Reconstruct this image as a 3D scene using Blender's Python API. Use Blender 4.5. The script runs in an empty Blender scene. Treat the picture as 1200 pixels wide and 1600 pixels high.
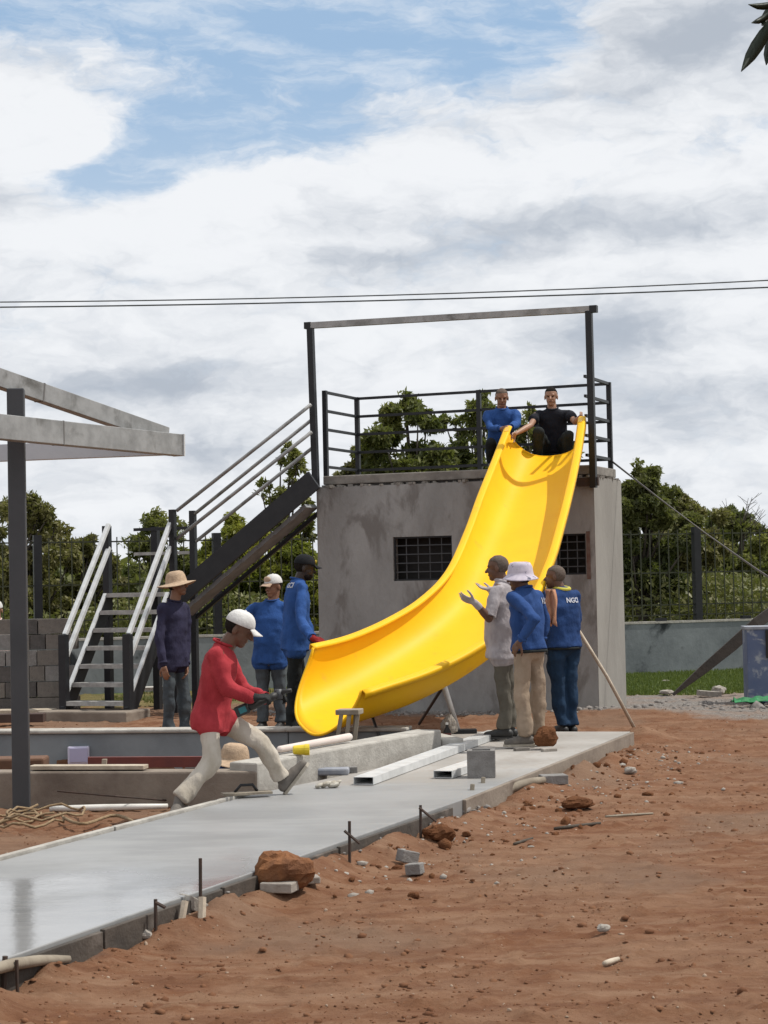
import bpy, math, random, numpy as np
from mathutils import Vector, Matrix
from mathutils.bvhtree import BVHTree
random.seed(4); RNG = np.random.default_rng(4)
S = bpy.context.scene; COL = S.collection
# ------------------------------------------------------------------ camera
EYE = 1.6; FPX = 3000.0
pit = math.atan(105/FPX); rol = math.radians(1.2)
cf = Vector((0, math.cos(pit), math.sin(pit)))
cr0 = Vector((1, 0, 0)); cu0 = Vector((0, -math.sin(pit), math.cos(pit)))
cr = math.cos(rol)*cr0 - math.sin(rol)*cu0; cu = math.cos(rol)*cu0 + math.sin(rol)*cr0
cd = bpy.data.cameras.new('camera'); cam = bpy.data.objects.new('camera', cd); COL.objects.link(cam)
m3 = Matrix((cr, cu, -cf)).transposed(); cam.matrix_world = Matrix.Translation((0, 0, EYE)) @ m3.to_4x4()
cd.sensor_fit = 'VERTICAL'; cd.sensor_height = 24; cd.lens = 24*FPX/1600; cd.clip_end = 4000; cd.clip_start = .1
S.camera = cam
S.cycles.max_bounces = 6; S.cycles.diffuse_bounces = 3; S.cycles.glossy_bounces = 3; S.cycles.transmission_bounces = 2
# ------------------------------------------------------------------ sun and sky
SUN_EL = math.radians(60); SUN_AZ = math.radians(84)      # azimuth clockwise from +Y
sd = bpy.data.lights.new('sun', 'SUN'); sun = bpy.data.objects.new('sun', sd); COL.objects.link(sun)
sd.energy = 3.7; sd.angle = math.radians(.55); sd.color = (1, .955, .88)
svec = Vector((math.sin(SUN_AZ)*math.cos(SUN_EL), math.cos(SUN_AZ)*math.cos(SUN_EL), math.sin(SUN_EL)))
sun.rotation_euler = svec.to_track_quat('Z', 'Y').to_euler()
S.view_settings.view_transform = 'Standard'; S.view_settings.look = 'None'
S.view_settings.exposure = 0; S.view_settings.gamma = 1
W = bpy.data.worlds.new('World'); S.world = W; W.use_nodes = True
nt = W.node_tree; nt.nodes.clear()
class N:
    """small node-graph helper: values are sockets or numbers"""
    def __init__(s, nt): s.nt = nt
    def node(s, t, **k):
        n = s.nt.nodes.new(t)
        for a, b in k.items(): setattr(n, a, b)
        return n
    def put(s, sock, v):
        if v is None: return
        if isinstance(v, bpy.types.NodeSocket): s.nt.links.new(v, sock)
        else:
            if sock.type == 'RGBA' and hasattr(v, '__len__') and len(v) == 3: v = (*v, 1)
            sock.default_value = v
    def m(s, op, a, b=None, c=None, clamp=False):
        n = s.node('ShaderNodeMath', operation=op, use_clamp=clamp)
        for i, v in enumerate((a, b, c)): s.put(n.inputs[i], v)
        return n.outputs[0]
    def v(s, op, a, b=None):
        n = s.node('ShaderNodeVectorMath', operation=op)
        s.put(n.inputs[0], a); s.put(n.inputs[1], b)
        return n.outputs['Value'] if op in ('DOT_PRODUCT', 'LENGTH', 'DISTANCE') else n.outputs[0]
    def noise(s, vec, sc, det=4, rough=.5, dist=0, out=0, lac=2.0):
        n = s.node('ShaderNodeTexNoise'); s.put(n.inputs['Vector'], vec)
        for k, v in (('Scale', sc), ('Detail', det), ('Roughness', rough), ('Distortion', dist), ('Lacunarity', lac)): s.put(n.inputs[k], v)
        return n.outputs[out]
    def mix(s, f, a, b, mode='MIX'):
        n = s.node('ShaderNodeMix', data_type='RGBA', blend_type=mode)
        s.put(n.inputs[0], f); s.put(n.inputs[6], a); s.put(n.inputs[7], b)
        return n.outputs[2]
    def ramp(s, f, lo, hi, a=0.0, b=1.0):
        n = s.node('ShaderNodeMapRange', interpolation_type='SMOOTHSTEP'); s.put(n.inputs[0], f)
        for i, v in enumerate((lo, hi, a, b)): n.inputs[i+1].default_value = v
        return n.outputs[0]
    def comb(s, x, y, z):
        n = s.node('ShaderNodeCombineXYZ')
        for i, v in enumerate((x, y, z)): s.put(n.inputs[i], v)
        return n.outputs[0]
    def sep(s, v):
        n = s.node('ShaderNodeSeparateXYZ'); s.put(n.inputs[0], v); return n.outputs
g = N(nt)
sky = g.node('ShaderNodeTexSky', sky_type='NISHITA', sun_disc=False); sky.sun_elevation = SUN_EL; sky.sun_rotation = SUN_AZ
tc = g.node('ShaderNodeTexCoord').outputs['Generated']
sx, sy, sz = g.sep(tc)[:]
az = g.m('ARCTAN2', sx, sy); el = g.m('ARCSINE', sz)
# cloud space: azimuth and a flattened elevation; clouds stretch sideways towards the horizon
cv = g.comb(g.m('MULTIPLY', az, 1.0), g.m('MULTIPLY', el, 1.9), 0.37)
warp = g.noise(cv, 11, 5, .6, out=1)
wv = g.v('ADD', cv, g.v('MULTIPLY', g.v('SUBTRACT', warp, (.5, .5, .5)), (.095, .06, .0)))
big = g.noise(wv, 8.5, 6, .55)
fine = g.noise(wv, 30, 7, .68)
vo = g.node('ShaderNodeTexVoronoi', feature='SMOOTH_F1', voronoi_dimensions='2D', normalize=True); g.put(vo.inputs['Vector'], g.v('MULTIPLY', wv, (1.0, 1.35, 1.0)))
for k_, v_ in (('Scale', 15), ('Detail', 3.0), ('Roughness', .55), ('Lacunarity', 2.3), ('Smoothness', .35)): vo.inputs[k_].default_value = v_
bil = vo.outputs['Distance']
wsp = g.sep(wv)
def blob(px, py, rx, ry):
    """a soft patch of sky at an azimuth and elevation (written as pixels of the 1200 x 1600 frame)"""
    a = (px-600)/FPX; e = (905-py)/FPX
    dx = g.m('DIVIDE', g.m('SUBTRACT', wsp[0], a), rx/FPX)
    dy = g.m('DIVIDE', g.m('SUBTRACT', wsp[1], e*1.9), ry/FPX*1.9)
    r = g.m('ADD', g.m('MULTIPLY', dx, dx), g.m('MULTIPLY', dy, dy))
    return g.m('EXPONENT', g.m('MULTIPLY', r, -1.0))
def addup(items):
    t = None
    for k, args in items:
        b = g.m('MULTIPLY', blob(*args), k); t = b if t is None else g.m('ADD', t, b)
    return t
clear = addup([(1.2, (480, 55, 380, 85)), (.9, (700, 110, 200, 45)), (1.0, (360, 215, 200, 70)), (.8, (190, 290, 110, 45)), (.5, (60, 20, 160, 45)), (.5, (820, 45, 130, 50)), (.22, (820, 175, 160, 16))])
puffs = addup([(.55, (60, 190, 150, 75)), (.6, (300, 345, 130, 55)), (.4, (620, 140, 110, 30)), (.3, (1000, 90, 150, 80)), (.25, (420, 192, 110, 10)), (.2, (400, 245, 90, 7))])
cover = g.m('SUBTRACT', g.m('ADD', g.m('MULTIPLY', g.m('SUBTRACT', big, .5), 1.5), g.m('ADD', g.m('ADD', g.m('MULTIPLY', g.m('SUBTRACT', fine, .5), 1.0), g.m('MULTIPLY', g.m('SUBTRACT', .32, bil), .7)), puffs)), clear)
cov = g.ramp(cover, -.72, -.1)
dark = addup([(.95, (1110, 85, 190, 62)), (.75, (975, 530, 150, 38)), (.5, (560, 408, 140, 18)), (.42, (920, 365, 330, 40)), (.5, (20, 318, 60, 22)),
              (.62, (290, 590, 70, 38)), (.5, (150, 600, 110, 40)), (.3, (900, 170, 200, 16)), (.4, (330, 700, 160, 40)), (.35, (1100, 640, 200, 50))])
lite = addup([(.6, (300, 340, 140, 70)), (.5, (70, 200, 150, 90)), (.35, (850, 265, 420, 60)), (.35, (600, 520, 160, 50)), (.4, (1160, 560, 80, 45)), (.3, (1130, 740, 120, 40)), (.3, (80, 400, 170, 70))])
edge = g.noise(wv, 38, 7, .66)
sh = g.m('ADD', g.m('MULTIPLY', g.m('SUBTRACT', big, .5), -1.3), g.m('ADD', g.m('MULTIPLY', g.m('SUBTRACT', edge, .5), 1.0), g.m('MULTIPLY', g.m('SUBTRACT', bil, .32), 1.7)))
shade = g.ramp(g.m('SUBTRACT', g.m('ADD', sh, g.m('MULTIPLY', dark, 1.25)), lite), -.45, 1.1)
ccol = g.mix(shade, (8.9, 9.1, 9.4), (4.6, 5.1, 5.85))
blue = g.mix(.75, sky.outputs[0], (3.9, 5.7, 8.0))
veil = g.ramp(g.noise(g.v('MULTIPLY', wv, (1.0, 2.2, 1.0)), 16, 7, .62), .42, .72)
blue = g.mix(g.ramp(el, .05, .28), (6.9, 7.6, 8.4), blue)
blue = g.mix(g.m('MULTIPLY', veil, .6), blue, (8.0, 8.5, 9.1))
below = g.ramp(sz, -.02, .0)
skyc = g.mix(cov, blue, ccol)
skyc = g.mix(below, (1.6, 1.3, 1.0), skyc)
bg = g.node('ShaderNodeBackground'); g.put(bg.inputs[0], skyc); bg.inputs[1].default_value = .1
g.put(g.node('ShaderNodeOutputWorld').inputs[0], bg.outputs[0])
# ------------------------------------------------------------------ helpers
C0 = Vector((0, 0, EYE))
def ray(x, y): return cf*FPX + cr*(x-600) + cu*(800-y)
def PD(x, y, D): d = ray(x, y); return C0 + d*(D/d.y)
def P(x, y, z=0): d = ray(x, y); return C0 + d*((z-EYE)/d.z)
def V(*a): return Vector(a if len(a) > 1 else a[0])
def WM(o):
    m = o.matrix_basis.copy()
    if o.parent: m = WM(o.parent) @ o.matrix_parent_inverse @ m
    return m
def attach(c, p):
    if p is not None: c.parent = p; c.matrix_parent_inverse = WM(p).inverted()
def tag(o, label=None, cat=None, group=None, kind=None):
    for k, v in (('label', label), ('category', cat), ('group', group), ('kind', kind)):
        if v: o[k] = v
    return o
def thing(name, loc, label, cat, group=None):
    o = bpy.data.objects.new(name, None); COL.objects.link(o); o.location = loc; o.empty_display_size = .2
    return tag(o, label, cat, group)
class MB:
    def __init__(s): s.v = []; s.f = []
    def add(s, vs, fs):
        b = len(s.v); s.v += [tuple(v) for v in vs]; s.f += [tuple(i+b for i in f) for f in fs]; return s
    def frame_box(s, c, ax, ay, az):
        """box by centre and three half-axis vectors"""
        c = V(c); vs = [c+a*ax+b*ay+d*az for d in (-1, 1) for b in (-1, 1) for a in (-1, 1)]
        return s.add(vs, [(0, 2, 3, 1), (4, 5, 7, 6), (0, 1, 5, 4), (2, 6, 7, 3), (0, 4, 6, 2), (1, 3, 7, 5)])
    def box(s, c, sx, sy, sz, rz=0):
        a = V(math.cos(rz), math.sin(rz), 0)*sx/2; b = V(-math.sin(rz), math.cos(rz), 0)*sy/2
        return s.frame_box(c, a, b, V(0, 0, sz/2))
    def bar(s, p, q, w, h, up=(0, 0, 1)):
        p, q = V(p), V(q); d = q-p; x = d.normalized(); side = x.cross(V(up)).normalized(); u = side.cross(x)
        return s.frame_box((p+q)/2, d/2, side*w/2, u*h/2)
    def tube(s, pts, r, n=8, caps=True):
        pts = [V(p) for p in pts]; rs = r if hasattr(r, '__len__') else [r]*len(pts); rings = []
        prev = None
        for i, p in enumerate(pts):
            d = (pts[min(i+1, len(pts)-1)]-pts[max(i-1, 0)]).normalized()
            if prev is None: a = d.orthogonal().normalized()
            else: a = (prev - d*prev.dot(d)).normalized()
            prev = a; b = d.cross(a)
            rings.append([p + (a*math.cos(t)+b*math.sin(t))*rs[i] for t in (2*math.pi*k/n for k in range(n))])
        return s.loft(rings, caps)
    def loft(s, rings, caps=True, closed=True):
        n = len(rings[0]); vs = [v for r in rings for v in r]; fs = []
        for i in range(len(rings)-1):
            for k in range(n if closed else n-1):
                k2 = (k+1) % n; fs.append((i*n+k, i*n+k2, (i+1)*n+k2, (i+1)*n+k))
        if caps and closed: fs += [tuple(range(n))[::-1], tuple((len(rings)-1)*n+k for k in range(n))]
        return s.add(vs, fs)
    def cap(s, p, q, r1, r2, n=10):
        """tapered capsule"""
        p, q = V(p), V(q); d = q-p; L = d.length
        if L < 1e-5: d = V(0, 0, 1e-4)
        x = d.normalized(); pts = []; rs = []
        for t in (-88, -55, -25): pts.append(p + x*r1*math.sin(math.radians(t))); rs.append(r1*math.cos(math.radians(t)))
        pts += [p, q]; rs += [r1, r2]
        for t in (25, 55, 88): pts.append(q + x*r2*math.sin(math.radians(t))); rs.append(r2*math.cos(math.radians(t)))
        a = x.orthogonal().normalized(); b = x.cross(a)
        return s.loft([[c + (a*math.cos(2*math.pi*k/n)+b*math.sin(2*math.pi*k/n))*r for k in range(n)] for c, r in zip(pts, rs)])
    def ell(s, c, ax, ay, az, n=14, m=9):
        c = V(c); rings = []
        for i in range(m):
            t = math.pi*(i+.04*(i == 0)-.04*(i == m-1))/(m-1) - math.pi/2
            rings.append([c + az*math.sin(t) + (ax*math.cos(2*math.pi*k/n)+ay*math.sin(2*math.pi*k/n))*max(math.cos(t), .02) for k in range(n)])
        return s.loft(rings)
    def mesh(s, name):
        m = bpy.data.meshes.new(name); m.from_pydata(s.v, [], s.f); m.update(); return m
    def build(s, name, mat, parent=None, smooth=False, bevel=0):
        m = s.mesh(name); m.materials.append(mat)
        if smooth: m.shade_smooth()
        o = bpy.data.objects.new(name, m); COL.objects.link(o); attach(o, parent)
        if bevel:
            b = o.modifiers.new('bevel', 'BEVEL'); b.width = bevel; b.segments = 2; b.limit_method = 'ANGLE'
        return o
def one(mb, name, mat, label, cat, group=None, kind=None, smooth=False, bevel=0, origin=None):
    o = mb.build(name, mat, None, smooth, bevel)
    if origin is not None:
        origin = V(origin); o.data.transform(Matrix.Translation(-origin)); o.location = origin
    return tag(o, label, cat, group, kind)
# numpy value noise
_H = RNG.random((64, 64, 64)).astype(np.float32)
def vnoise(p):
    i = np.floor(p).astype(int); f = p-i; f = f*f*(3-2*f); i &= 63; j = (i+1) & 63
    x0, y0, z0 = i.T; x1, y1, z1 = j.T; fx, fy, fz = f.T
    c = lambda a, b, d: _H[a, b, d]
    return ((c(x0, y0, z0)*(1-fx)+c(x1, y0, z0)*fx)*(1-fy)+(c(x0, y1, z0)*(1-fx)+c(x1, y1, z0)*fx)*fy)*(1-fz) + \
           ((c(x0, y0, z1)*(1-fx)+c(x1, y0, z1)*fx)*(1-fy)+(c(x0, y1, z1)*(1-fx)+c(x1, y1, z1)*fx)*fy)*fz
def fbm(p, oct=4):
    t = 0; a = 1; s = 0
    for k in range(oct): t = t+a*vnoise(p*2**k+k*7.3); s += a; a *= .5
    return t/s
# ------------------------------------------------------------------ materials
def material(name, c1, c2=None, scale=6, rough=.7, metal=0, bump=.0, bscale=None, stretch=(1, 1, 1), c3=None, s3=1.5, t3=(.5, .7), det=6, spec=.5, rough2=None, coords='Object', bdist=.02):
    mt = bpy.data.materials.new(name); mt.use_nodes = True; t = mt.node_tree; t.nodes.clear(); q = N(t)
    b = q.node('ShaderNodeBsdfPrincipled'); q.put(q.node('ShaderNodeOutputMaterial').inputs[0], b.outputs[0])
    vec = q.v('MULTIPLY', q.node('ShaderNodeTexCoord').outputs[coords], stretch)
    col = c1
    if c2: col = q.mix(q.ramp(q.noise(vec, scale, det, .6), .3, .7), c1, c2)
    if c3:
        f3 = q.ramp(q.noise(vec, s3, 5, .6, .4), *t3); col = q.mix(f3, col, c3)
    q.put(b.inputs['Base Color'], col)
    b.inputs['Metallic'].default_value = metal; b.inputs['Specular IOR Level'].default_value = spec
    if rough2 is not None: q.put(b.inputs['Roughness'], q.ramp(q.noise(vec, scale*.7, 4, .6), .35, .65, rough, rough2))
    else: b.inputs['Roughness'].default_value = rough
    if bump:
        n = q.node('ShaderNodeBump'); n.inputs['Strength'].default_value = bump; n.inputs['Distance'].default_value = bdist
        q.put(n.inputs['Height'], q.noise(vec, bscale or scale*4, 6, .65)); q.put(b.inputs['Normal'], n.outputs[0])
    mt['bsdf'] = b.name
    return mt
M = {}
M['plaster'] = material('grey_plaster', (.335, .328, .318), (.25, .244, .236), 2.6, .9, bump=.6, bscale=16, c3=(.19, .178, .168), s3=2.1, t3=(.48, .6), stretch=(1, 1, .5), spec=.2, det=10)
M['plaster_side'] = material('light_plaster', (.3, .285, .26), (.24, .225, .205), 1.6, .9, bump=.3, bscale=16, spec=.2, stretch=(1, 1, .4))
M['cap_concrete'] = material('cap_concrete', (.27, .25, .225), (.17, .155, .14), 5, .9, bump=.5, bscale=20, spec=.2)
M['black_steel'] = material('black_painted_steel', (.008, .009, .012), (.014, .015, .018), 8, .45, spec=.4)
M['grey_steel'] = material('dark_grey_steel', (.04, .043, .048), (.052, .054, .06), 3, .5, bump=.05)
M['galv'] = material('galvanised_steel', (.36, .36, .355), (.25, .25, .245), 7, .45, .35, bump=.08, stretch=(1, 1, 1), c3=(.13, .125, .115), s3=4, t3=(.52, .75))
M['galv_bright'] = material('bright_galvanised_steel', (.66, .67, .67), (.52, .53, .53), 9, .4, .2, bump=.05)
M['grey_plate'] = material('grey_tread_underside', (.27, .28, .29), (.17, .18, .19), 5, .6)
M['tread'] = material('worn_tread_metal', (.4, .39, .37), (.26, .25, .24), 12, .6, .1, bump=.1)
M['yellow'] = material('yellow_gelcoat', (.87, .5, .01), (.85, .465, .008), 2.0, .5, c3=(.74, .39, .03), s3=3.2, t3=(.6, .8), bump=.03, bscale=5, spec=.2, bdist=.03)
M['yellow_worn'] = material('worn_yellow_edge', (.8, .47, .04), (.7, .42, .05), 20, .4, bump=.1)
M['block'] = material('concrete_block', (.26, .25, .24), (.2, .19, .18), 14, .95, bump=.6, bscale=60, spec=.1)
M['block2'] = material('brown_concrete_block', (.2, .18, .16), (.16, .145, .13), 14, .95, bump=.6, bscale=60, spec=.1)
M['block3'] = material('dark_concrete_block', (.12, .11, .105), (.09, .085, .08), 14, .95, bump=.6, bscale=60, spec=.1)
M['coping'] = material('coping_concrete', (.46, .44, .4), (.33, .31, .28), 6, .85, bump=.4, bscale=30, spec=.2)
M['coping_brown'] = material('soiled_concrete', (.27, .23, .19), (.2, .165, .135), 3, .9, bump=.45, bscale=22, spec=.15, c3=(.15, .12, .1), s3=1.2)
M['pool_blue'] = material('pool_render', (.235, .26, .275), (.18, .2, .215), 2, .8, bump=.2, bscale=20, spec=.2)
M['wallrender'] = material('stained_wall_render', (.23, .25, .26), (.15, .165, .175), 1.8, .9, bump=.3, bscale=14, spec=.15, c3=(.03, .034, .038), s3=1.3, t3=(.53, .64), stretch=(1, 1, .8))
M['wood'] = material('weathered_wood', (.3, .26, .2), (.2, .165, .125), 7, .85, bump=.4, bscale=18, stretch=(1, 1, .25))
M['wood_pale'] = material('pale_timber', (.5, .43, .34), (.36, .3, .23), 8, .8, bump=.3)
M['wood_dark'] = material('dark_wet_board', (.032, .021, .014), (.02, .014, .01), 6, .7, bump=.35, bscale=16)
M['form'] = material('formwork_board', (.075, .06, .048), (.04, .033, .027), 5, .8, bump=.5, bscale=18, c3=(.12, .1, .085), s3=3, t3=(.58, .7))
M['redpaint'] = material('red_primer_steel', (.16, .035, .025), (.12, .03, .025), 5, .6)
M['pvc'] = material('white_pvc', (.72, .7, .66), (.62, .6, .55), 6, .4)
M['rust'] = material('rusty_rebar', (.06, .035, .025), (.035, .025, .02), 20, .8)
M['clod'] = material('red_dirt_clod', (.17, .075, .035), (.1, .042, .02), 9, .95, bump=.9, bscale=28, spec=.1, bdist=.03)
M['clod2'] = material('orange_rock', (.26, .115, .05), (.15, .07, .038), 6, .9, bump=.8, bscale=18, spec=.15, bdist=.03)
M['crumb'] = material('dirt_crumb', (.2, .1, .055), (.13, .06, .033), 3, .95, spec=.1)
M['pebble'] = material('pebble', (.36, .27, .2), (.27, .2, .15), 3, .95, spec=.1)
M['stone'] = material('pale_stone', (.38, .35, .31), (.27, .24, .21), 12, .9, bump=.5, bscale=30, spec=.2)
M['bluepaint'] = material('scratched_blue_paint', (.075, .105, .2), (.11, .14, .23), 3, .55, bump=.15, c3=(.3, .32, .36), s3=5, t3=(.56, .68))
M['greencloth'] = material('green_tarp', (.01, .2, .06), (.01, .13, .04), 8, .7, bump=.3)
M['paper'] = material('pale_lilac_plastic', (.55, .53, .66), (.6, .58, .7), 6, .5)
M['rope'] = material('tan_rope', (.3, .21, .12), (.2, .14, .08), 30, .9, bump=.4)
M['cable'] = material('cable_grey', (.08, .085, .09), None, rough=.5)
M['wire'] = material('guy_rope_grey', (.13, .125, .12), None, rough=.6)
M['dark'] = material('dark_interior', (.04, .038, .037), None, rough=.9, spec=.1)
M['bark'] = material('tree_bark', (.085, .07, .055), (.05, .04, .03), 8, .95, bump=.6, stretch=(1, 1, .3))
M['gravel'] = material('grey_gravel', (.27, .25, .235), (.17, .155, .145), 30, .95, spec=.2)
M['white_bag'] = material('crumpled_white_cloth', (.55, .53, .47), (.3, .26, .2), 14, .8, bump=.5)
M['bluegrey'] = material('blue_grey_plastic', (.2, .22, .27), (.3, .31, .34), 12, .6)
M['pink'] = material('pinkish_white_cloth', (.6, .5, .46), (.66, .6, .55), 6, .8, bump=.2)
M['yellow_cup'] = material('yellow_plastic_cup', (.72, .55, .03), (.6, .45, .02), 10, .4)
M['shadecloth'] = material('white_roof_panel', (.5, .52, .55), (.44, .46, .5), 4, .5)

def leafmat(name, c1, c2, trans=.35):
    mt = bpy.data.materials.new(name); mt.use_nodes = True; t = mt.node_tree; t.nodes.clear(); q = N(t)
    at = q.node('ShaderNodeAttribute', attribute_name='tint').outputs['Fac']
    col = q.mix(at, c1, c2)
    b = q.node('ShaderNodeBsdfPrincipled'); q.put(b.inputs['Base Color'], col); b.inputs['Roughness'].default_value = .5; b.inputs['Specular IOR Level'].default_value = .35
    tr = q.node('ShaderNodeBsdfTranslucent'); q.put(tr.inputs[0], q.mix(.5, col, (.16, .2, .02)))
    mx = q.node('ShaderNodeMixShader'); mx.inputs[0].default_value = trans
    q.put(mx.inputs[1], b.outputs[0]); q.put(mx.inputs[2], tr.outputs[0]); q.put(q.node('ShaderNodeOutputMaterial').inputs[0], mx.outputs[0])
    return mt
M['leaf_dark'] = leafmat('dark_olive_leaves', (.06, .075, .026), (.19, .195, .065), .4)
M['leaf_mid'] = leafmat('olive_leaves', (.085, .105, .03), (.26, .26, .08), .45)
M['leaf_lit'] = leafmat('sunlit_yellow_green_leaves', (.12, .15, .02), (.4, .39, .07), .55)  # brighter leaf colour, with the sunlight on these bushes put into it
M['leaf_brown'] = leafmat('dry_olive_leaves', (.085, .085, .03), (.22, .2, .075), .38)
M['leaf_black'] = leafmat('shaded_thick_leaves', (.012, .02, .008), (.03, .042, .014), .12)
M['grass'] = leafmat('grass_blades', (.06, .1, .022), (.14, .18, .045), .3)
M['grass_dry'] = leafmat('olive_field_grass', (.1, .12, .035), (.2, .19, .07), .3)
# ------------------------------------------------------------------ site frame (tower front, slab and fence share it)
TH = math.radians(22.0)
UA = V(math.cos(TH), -math.sin(TH), 0); VA = V(math.sin(TH), math.cos(TH), 0)
T0 = V(-.84, 24.0, 0)
def A(u, v, z=0): return T0 + UA*u + VA*v + V(0, 0, z)
def uv_of(x, y): rx = x-T0.x; ry = y-T0.y; return rx*UA.x+ry*UA.y, rx*VA.x+ry*VA.y
FO = V(-2.1, 29.4, 0); FU = V(.949, .316, 0); FN = V(-.316, .949, 0)
def F(s, d, z=0): return FO + FU*s + FN*d + V(0, 0, z)
# ------------------------------------------------------------------ ground sheet
def edges(a, b, n0, far_lo, far_hi):
    core = list(a+(b-a)*np.linspace(0, 1, n0)); st = core[1]-core[0]
    lo = []; x = a; s = st
    while x > far_lo: s *= 1.35; x -= s; lo.append(x)
    hi = []; x = b; s = core[-1]-core[-2]
    while x < far_hi: s *= 1.35; x += s; hi.append(x)
    return np.array(lo[::-1]+core+hi)
gx = edges(-7.5, 7.5, 420, -1500, 1500)
gyc = 6.3*(31/6.3)**np.linspace(0, 1, 430)
gy = edges(0, 1, 2, 0, 0) if False else None
lo = []; y_ = 6.3; s_ = .03
while y_ > -60: s_ *= 1.4; y_ -= s_; lo.append(y_)
hi = []; y_ = 31.; s_ = .12
while y_ < 2500: s_ *= 1.3; y_ += s_; hi.append(y_)
gy = np.array(lo[::-1]+list(gyc)+hi)
GX, GY = np.meshgrid(gx, gy)
# pool outline
pN0 = P(-260, 1207, .24); pN1 = P(402, 1205, .24); pN2 = P(690, 1140, .3); pF1 = P(640, 1136, .26); pF0 = P(450, 1137, .26); pFm = P(-260, 1143, .26)
pool_poly = [(p.x, p.y) for p in (pN0, pN1, pN2, pF1, pF0, pFm)]
def inside(poly, x, y):
    r = np.zeros(x.shape, bool); n = len(poly)
    for i in range(n):
        x1, y1 = poly[i]; x2, y2 = poly[(i+1) % n]
        c = ((y1 > y) != (y2 > y)) & (x < (x2-x1)*(y-y1)/((y2-y1) if y2 != y1 else 1e-9)+x1); r ^= c
    return r
def edge_dist(poly, x, y):
    d = np.full(x.shape, 1e9); n = len(poly)
    for i in range(n):
        a = np.array(poly[i]); b = np.array(poly[(i+1) % n]); e = b-a; t = np.clip(((x-a[0])*e[0]+(y-a[1])*e[1])/(e@e), 0, 1)
        d = np.minimum(d, np.hypot(x-a[0]-t*e[0], y-a[1]-t*e[1]))
    return d
def gheight(x, y):
    x = np.asarray(x, float); y = np.asarray(y, float); sh = x.shape; X = x.ravel(); Y = y.ravel()
    Q = np.stack([X, Y, np.zeros_like(X)], 1)
    near = np.clip((34-Y)/6, 0, 1)*np.clip((11-np.abs(X))/3, 0, 1)
    z = (fbm(Q*.55, 3)-.5)*.06*near + (fbm(Q*3.3, 4)-.5)*.02*near + np.maximum(fbm(Q*14+5, 3)-.55, 0)*.1*near
    z += (fbm(Q*np.array([.9, 4.2, 1])+60, 3)-.5)*.02*near
    z -= .03
    pe0, pe1 = P(0, 1500, .12), P(720, 1250, .12); pw = (pe1-pe0); po_ = V(pw.y, -pw.x, 0).normalized()*.07; pe0, pe1 = pe0-pw*.5+po_, pe1+pw*.93+po_; de = edge_dist([(pe0.x, pe0.y), (pe1.x, pe1.y)], X, Y)
    z += near*np.exp(-(de/.16)**1.5)*(.055+.2*(fbm(Q*2.6+31, 3)-.42))
    c = P(1005, 1150, 0); z += .12*np.exp(-(((X-c.x)/.22)**2+((Y-c.y)/.5)**2))*near
    c = P(960, 1115, 0); z += .07*np.exp(-(((X-c.x)/1.2)**2+((Y-c.y)/.5)**2))*near
    ins = inside(pool_poly, X, Y) & (edge_dist(pool_poly, X, Y) > .04)
    z = np.where(ins, -.5, z)
    return z.reshape(sh)
GZ = gheight(GX, GY)
def ztop(x, y): return float(gheight(np.array([x]), np.array([y]))[0])
ny, nx = GX.shape
verts = np.stack([GX, GY, GZ], -1).reshape(-1, 3)
idx = np.arange(ny*nx).reshape(ny, nx)
quads = np.stack([idx[:-1, :-1], idx[:-1, 1:], idx[1:, 1:], idx[1:, :-1]], -1).reshape(-1, 4)
def fast_mesh(name, verts, quads, k=4):
    m = bpy.data.meshes.new(name); m.vertices.add(len(verts)); m.vertices.foreach_set('co', np.asarray(verts, np.float32).ravel())
    m.loops.add(len(quads)*k); m.loops.foreach_set('vertex_index', np.asarray(quads, np.int32).ravel())
    m.polygons.add(len(quads)); m.polygons.foreach_set('loop_start', np.arange(0, len(quads)*k, k, dtype=np.int32))
    m.update(calc_edges=True); return m
gm = fast_mesh('ground', verts, quads); gm.shade_smooth()
X = verts[:, 0]; Y = verts[:, 1]; u_ = (X-T0.x)*UA.x+(Y-T0.y)*UA.y; v_ = (X-T0.x)*VA.x+(Y-T0.y)*VA.y
Q = np.stack([X, Y, X*0], 1); nz = fbm(Q*1.7, 4)-.5; nz2 = fbm(Q*.8+9, 4)-.5
ss = lambda a, lo, hi: np.clip((a-lo)/(hi-lo), 0, 1)**2*(3-2*np.clip((a-lo)/(hi-lo), 0, 1))
fd = (X-FO.x)*FN.x+(Y-FO.y)*FN.y
grass = ss(Y+nz*.7, 25.7, 26.1)*ss(X, 2.6, 3.0) + ss(fd+nz*2, -.2, .3) + ss(fd+nz*3, -3.6, -2.6)*ss(-X, .3, .8)*.55
grey = ss(v_+nz*1.3, -.75, -.35)*ss(-(Y+nz*.7), -26.1, -25.6)*ss(u_, -.6, .0)
pd = edge_dist([(P(0, 1500, 0).x, P(0, 1500, 0).y), (P(720, 1250, 0).x, P(720, 1250, 0).y)], X, Y)
grey = np.maximum(grey, ss(-(pd+nz*.5), -.3, -.1)*.55)
gm.attributes.new('zone', 'FLOAT_COLOR', 'POINT').data.foreach_set('color', np.stack([np.clip(grass, 0, 1), np.clip(grey, 0, 1), np.clip(.5+nz2*2.2, 0, 1), np.ones_like(X)], 1).astype(np.float32).ravel())
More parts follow.
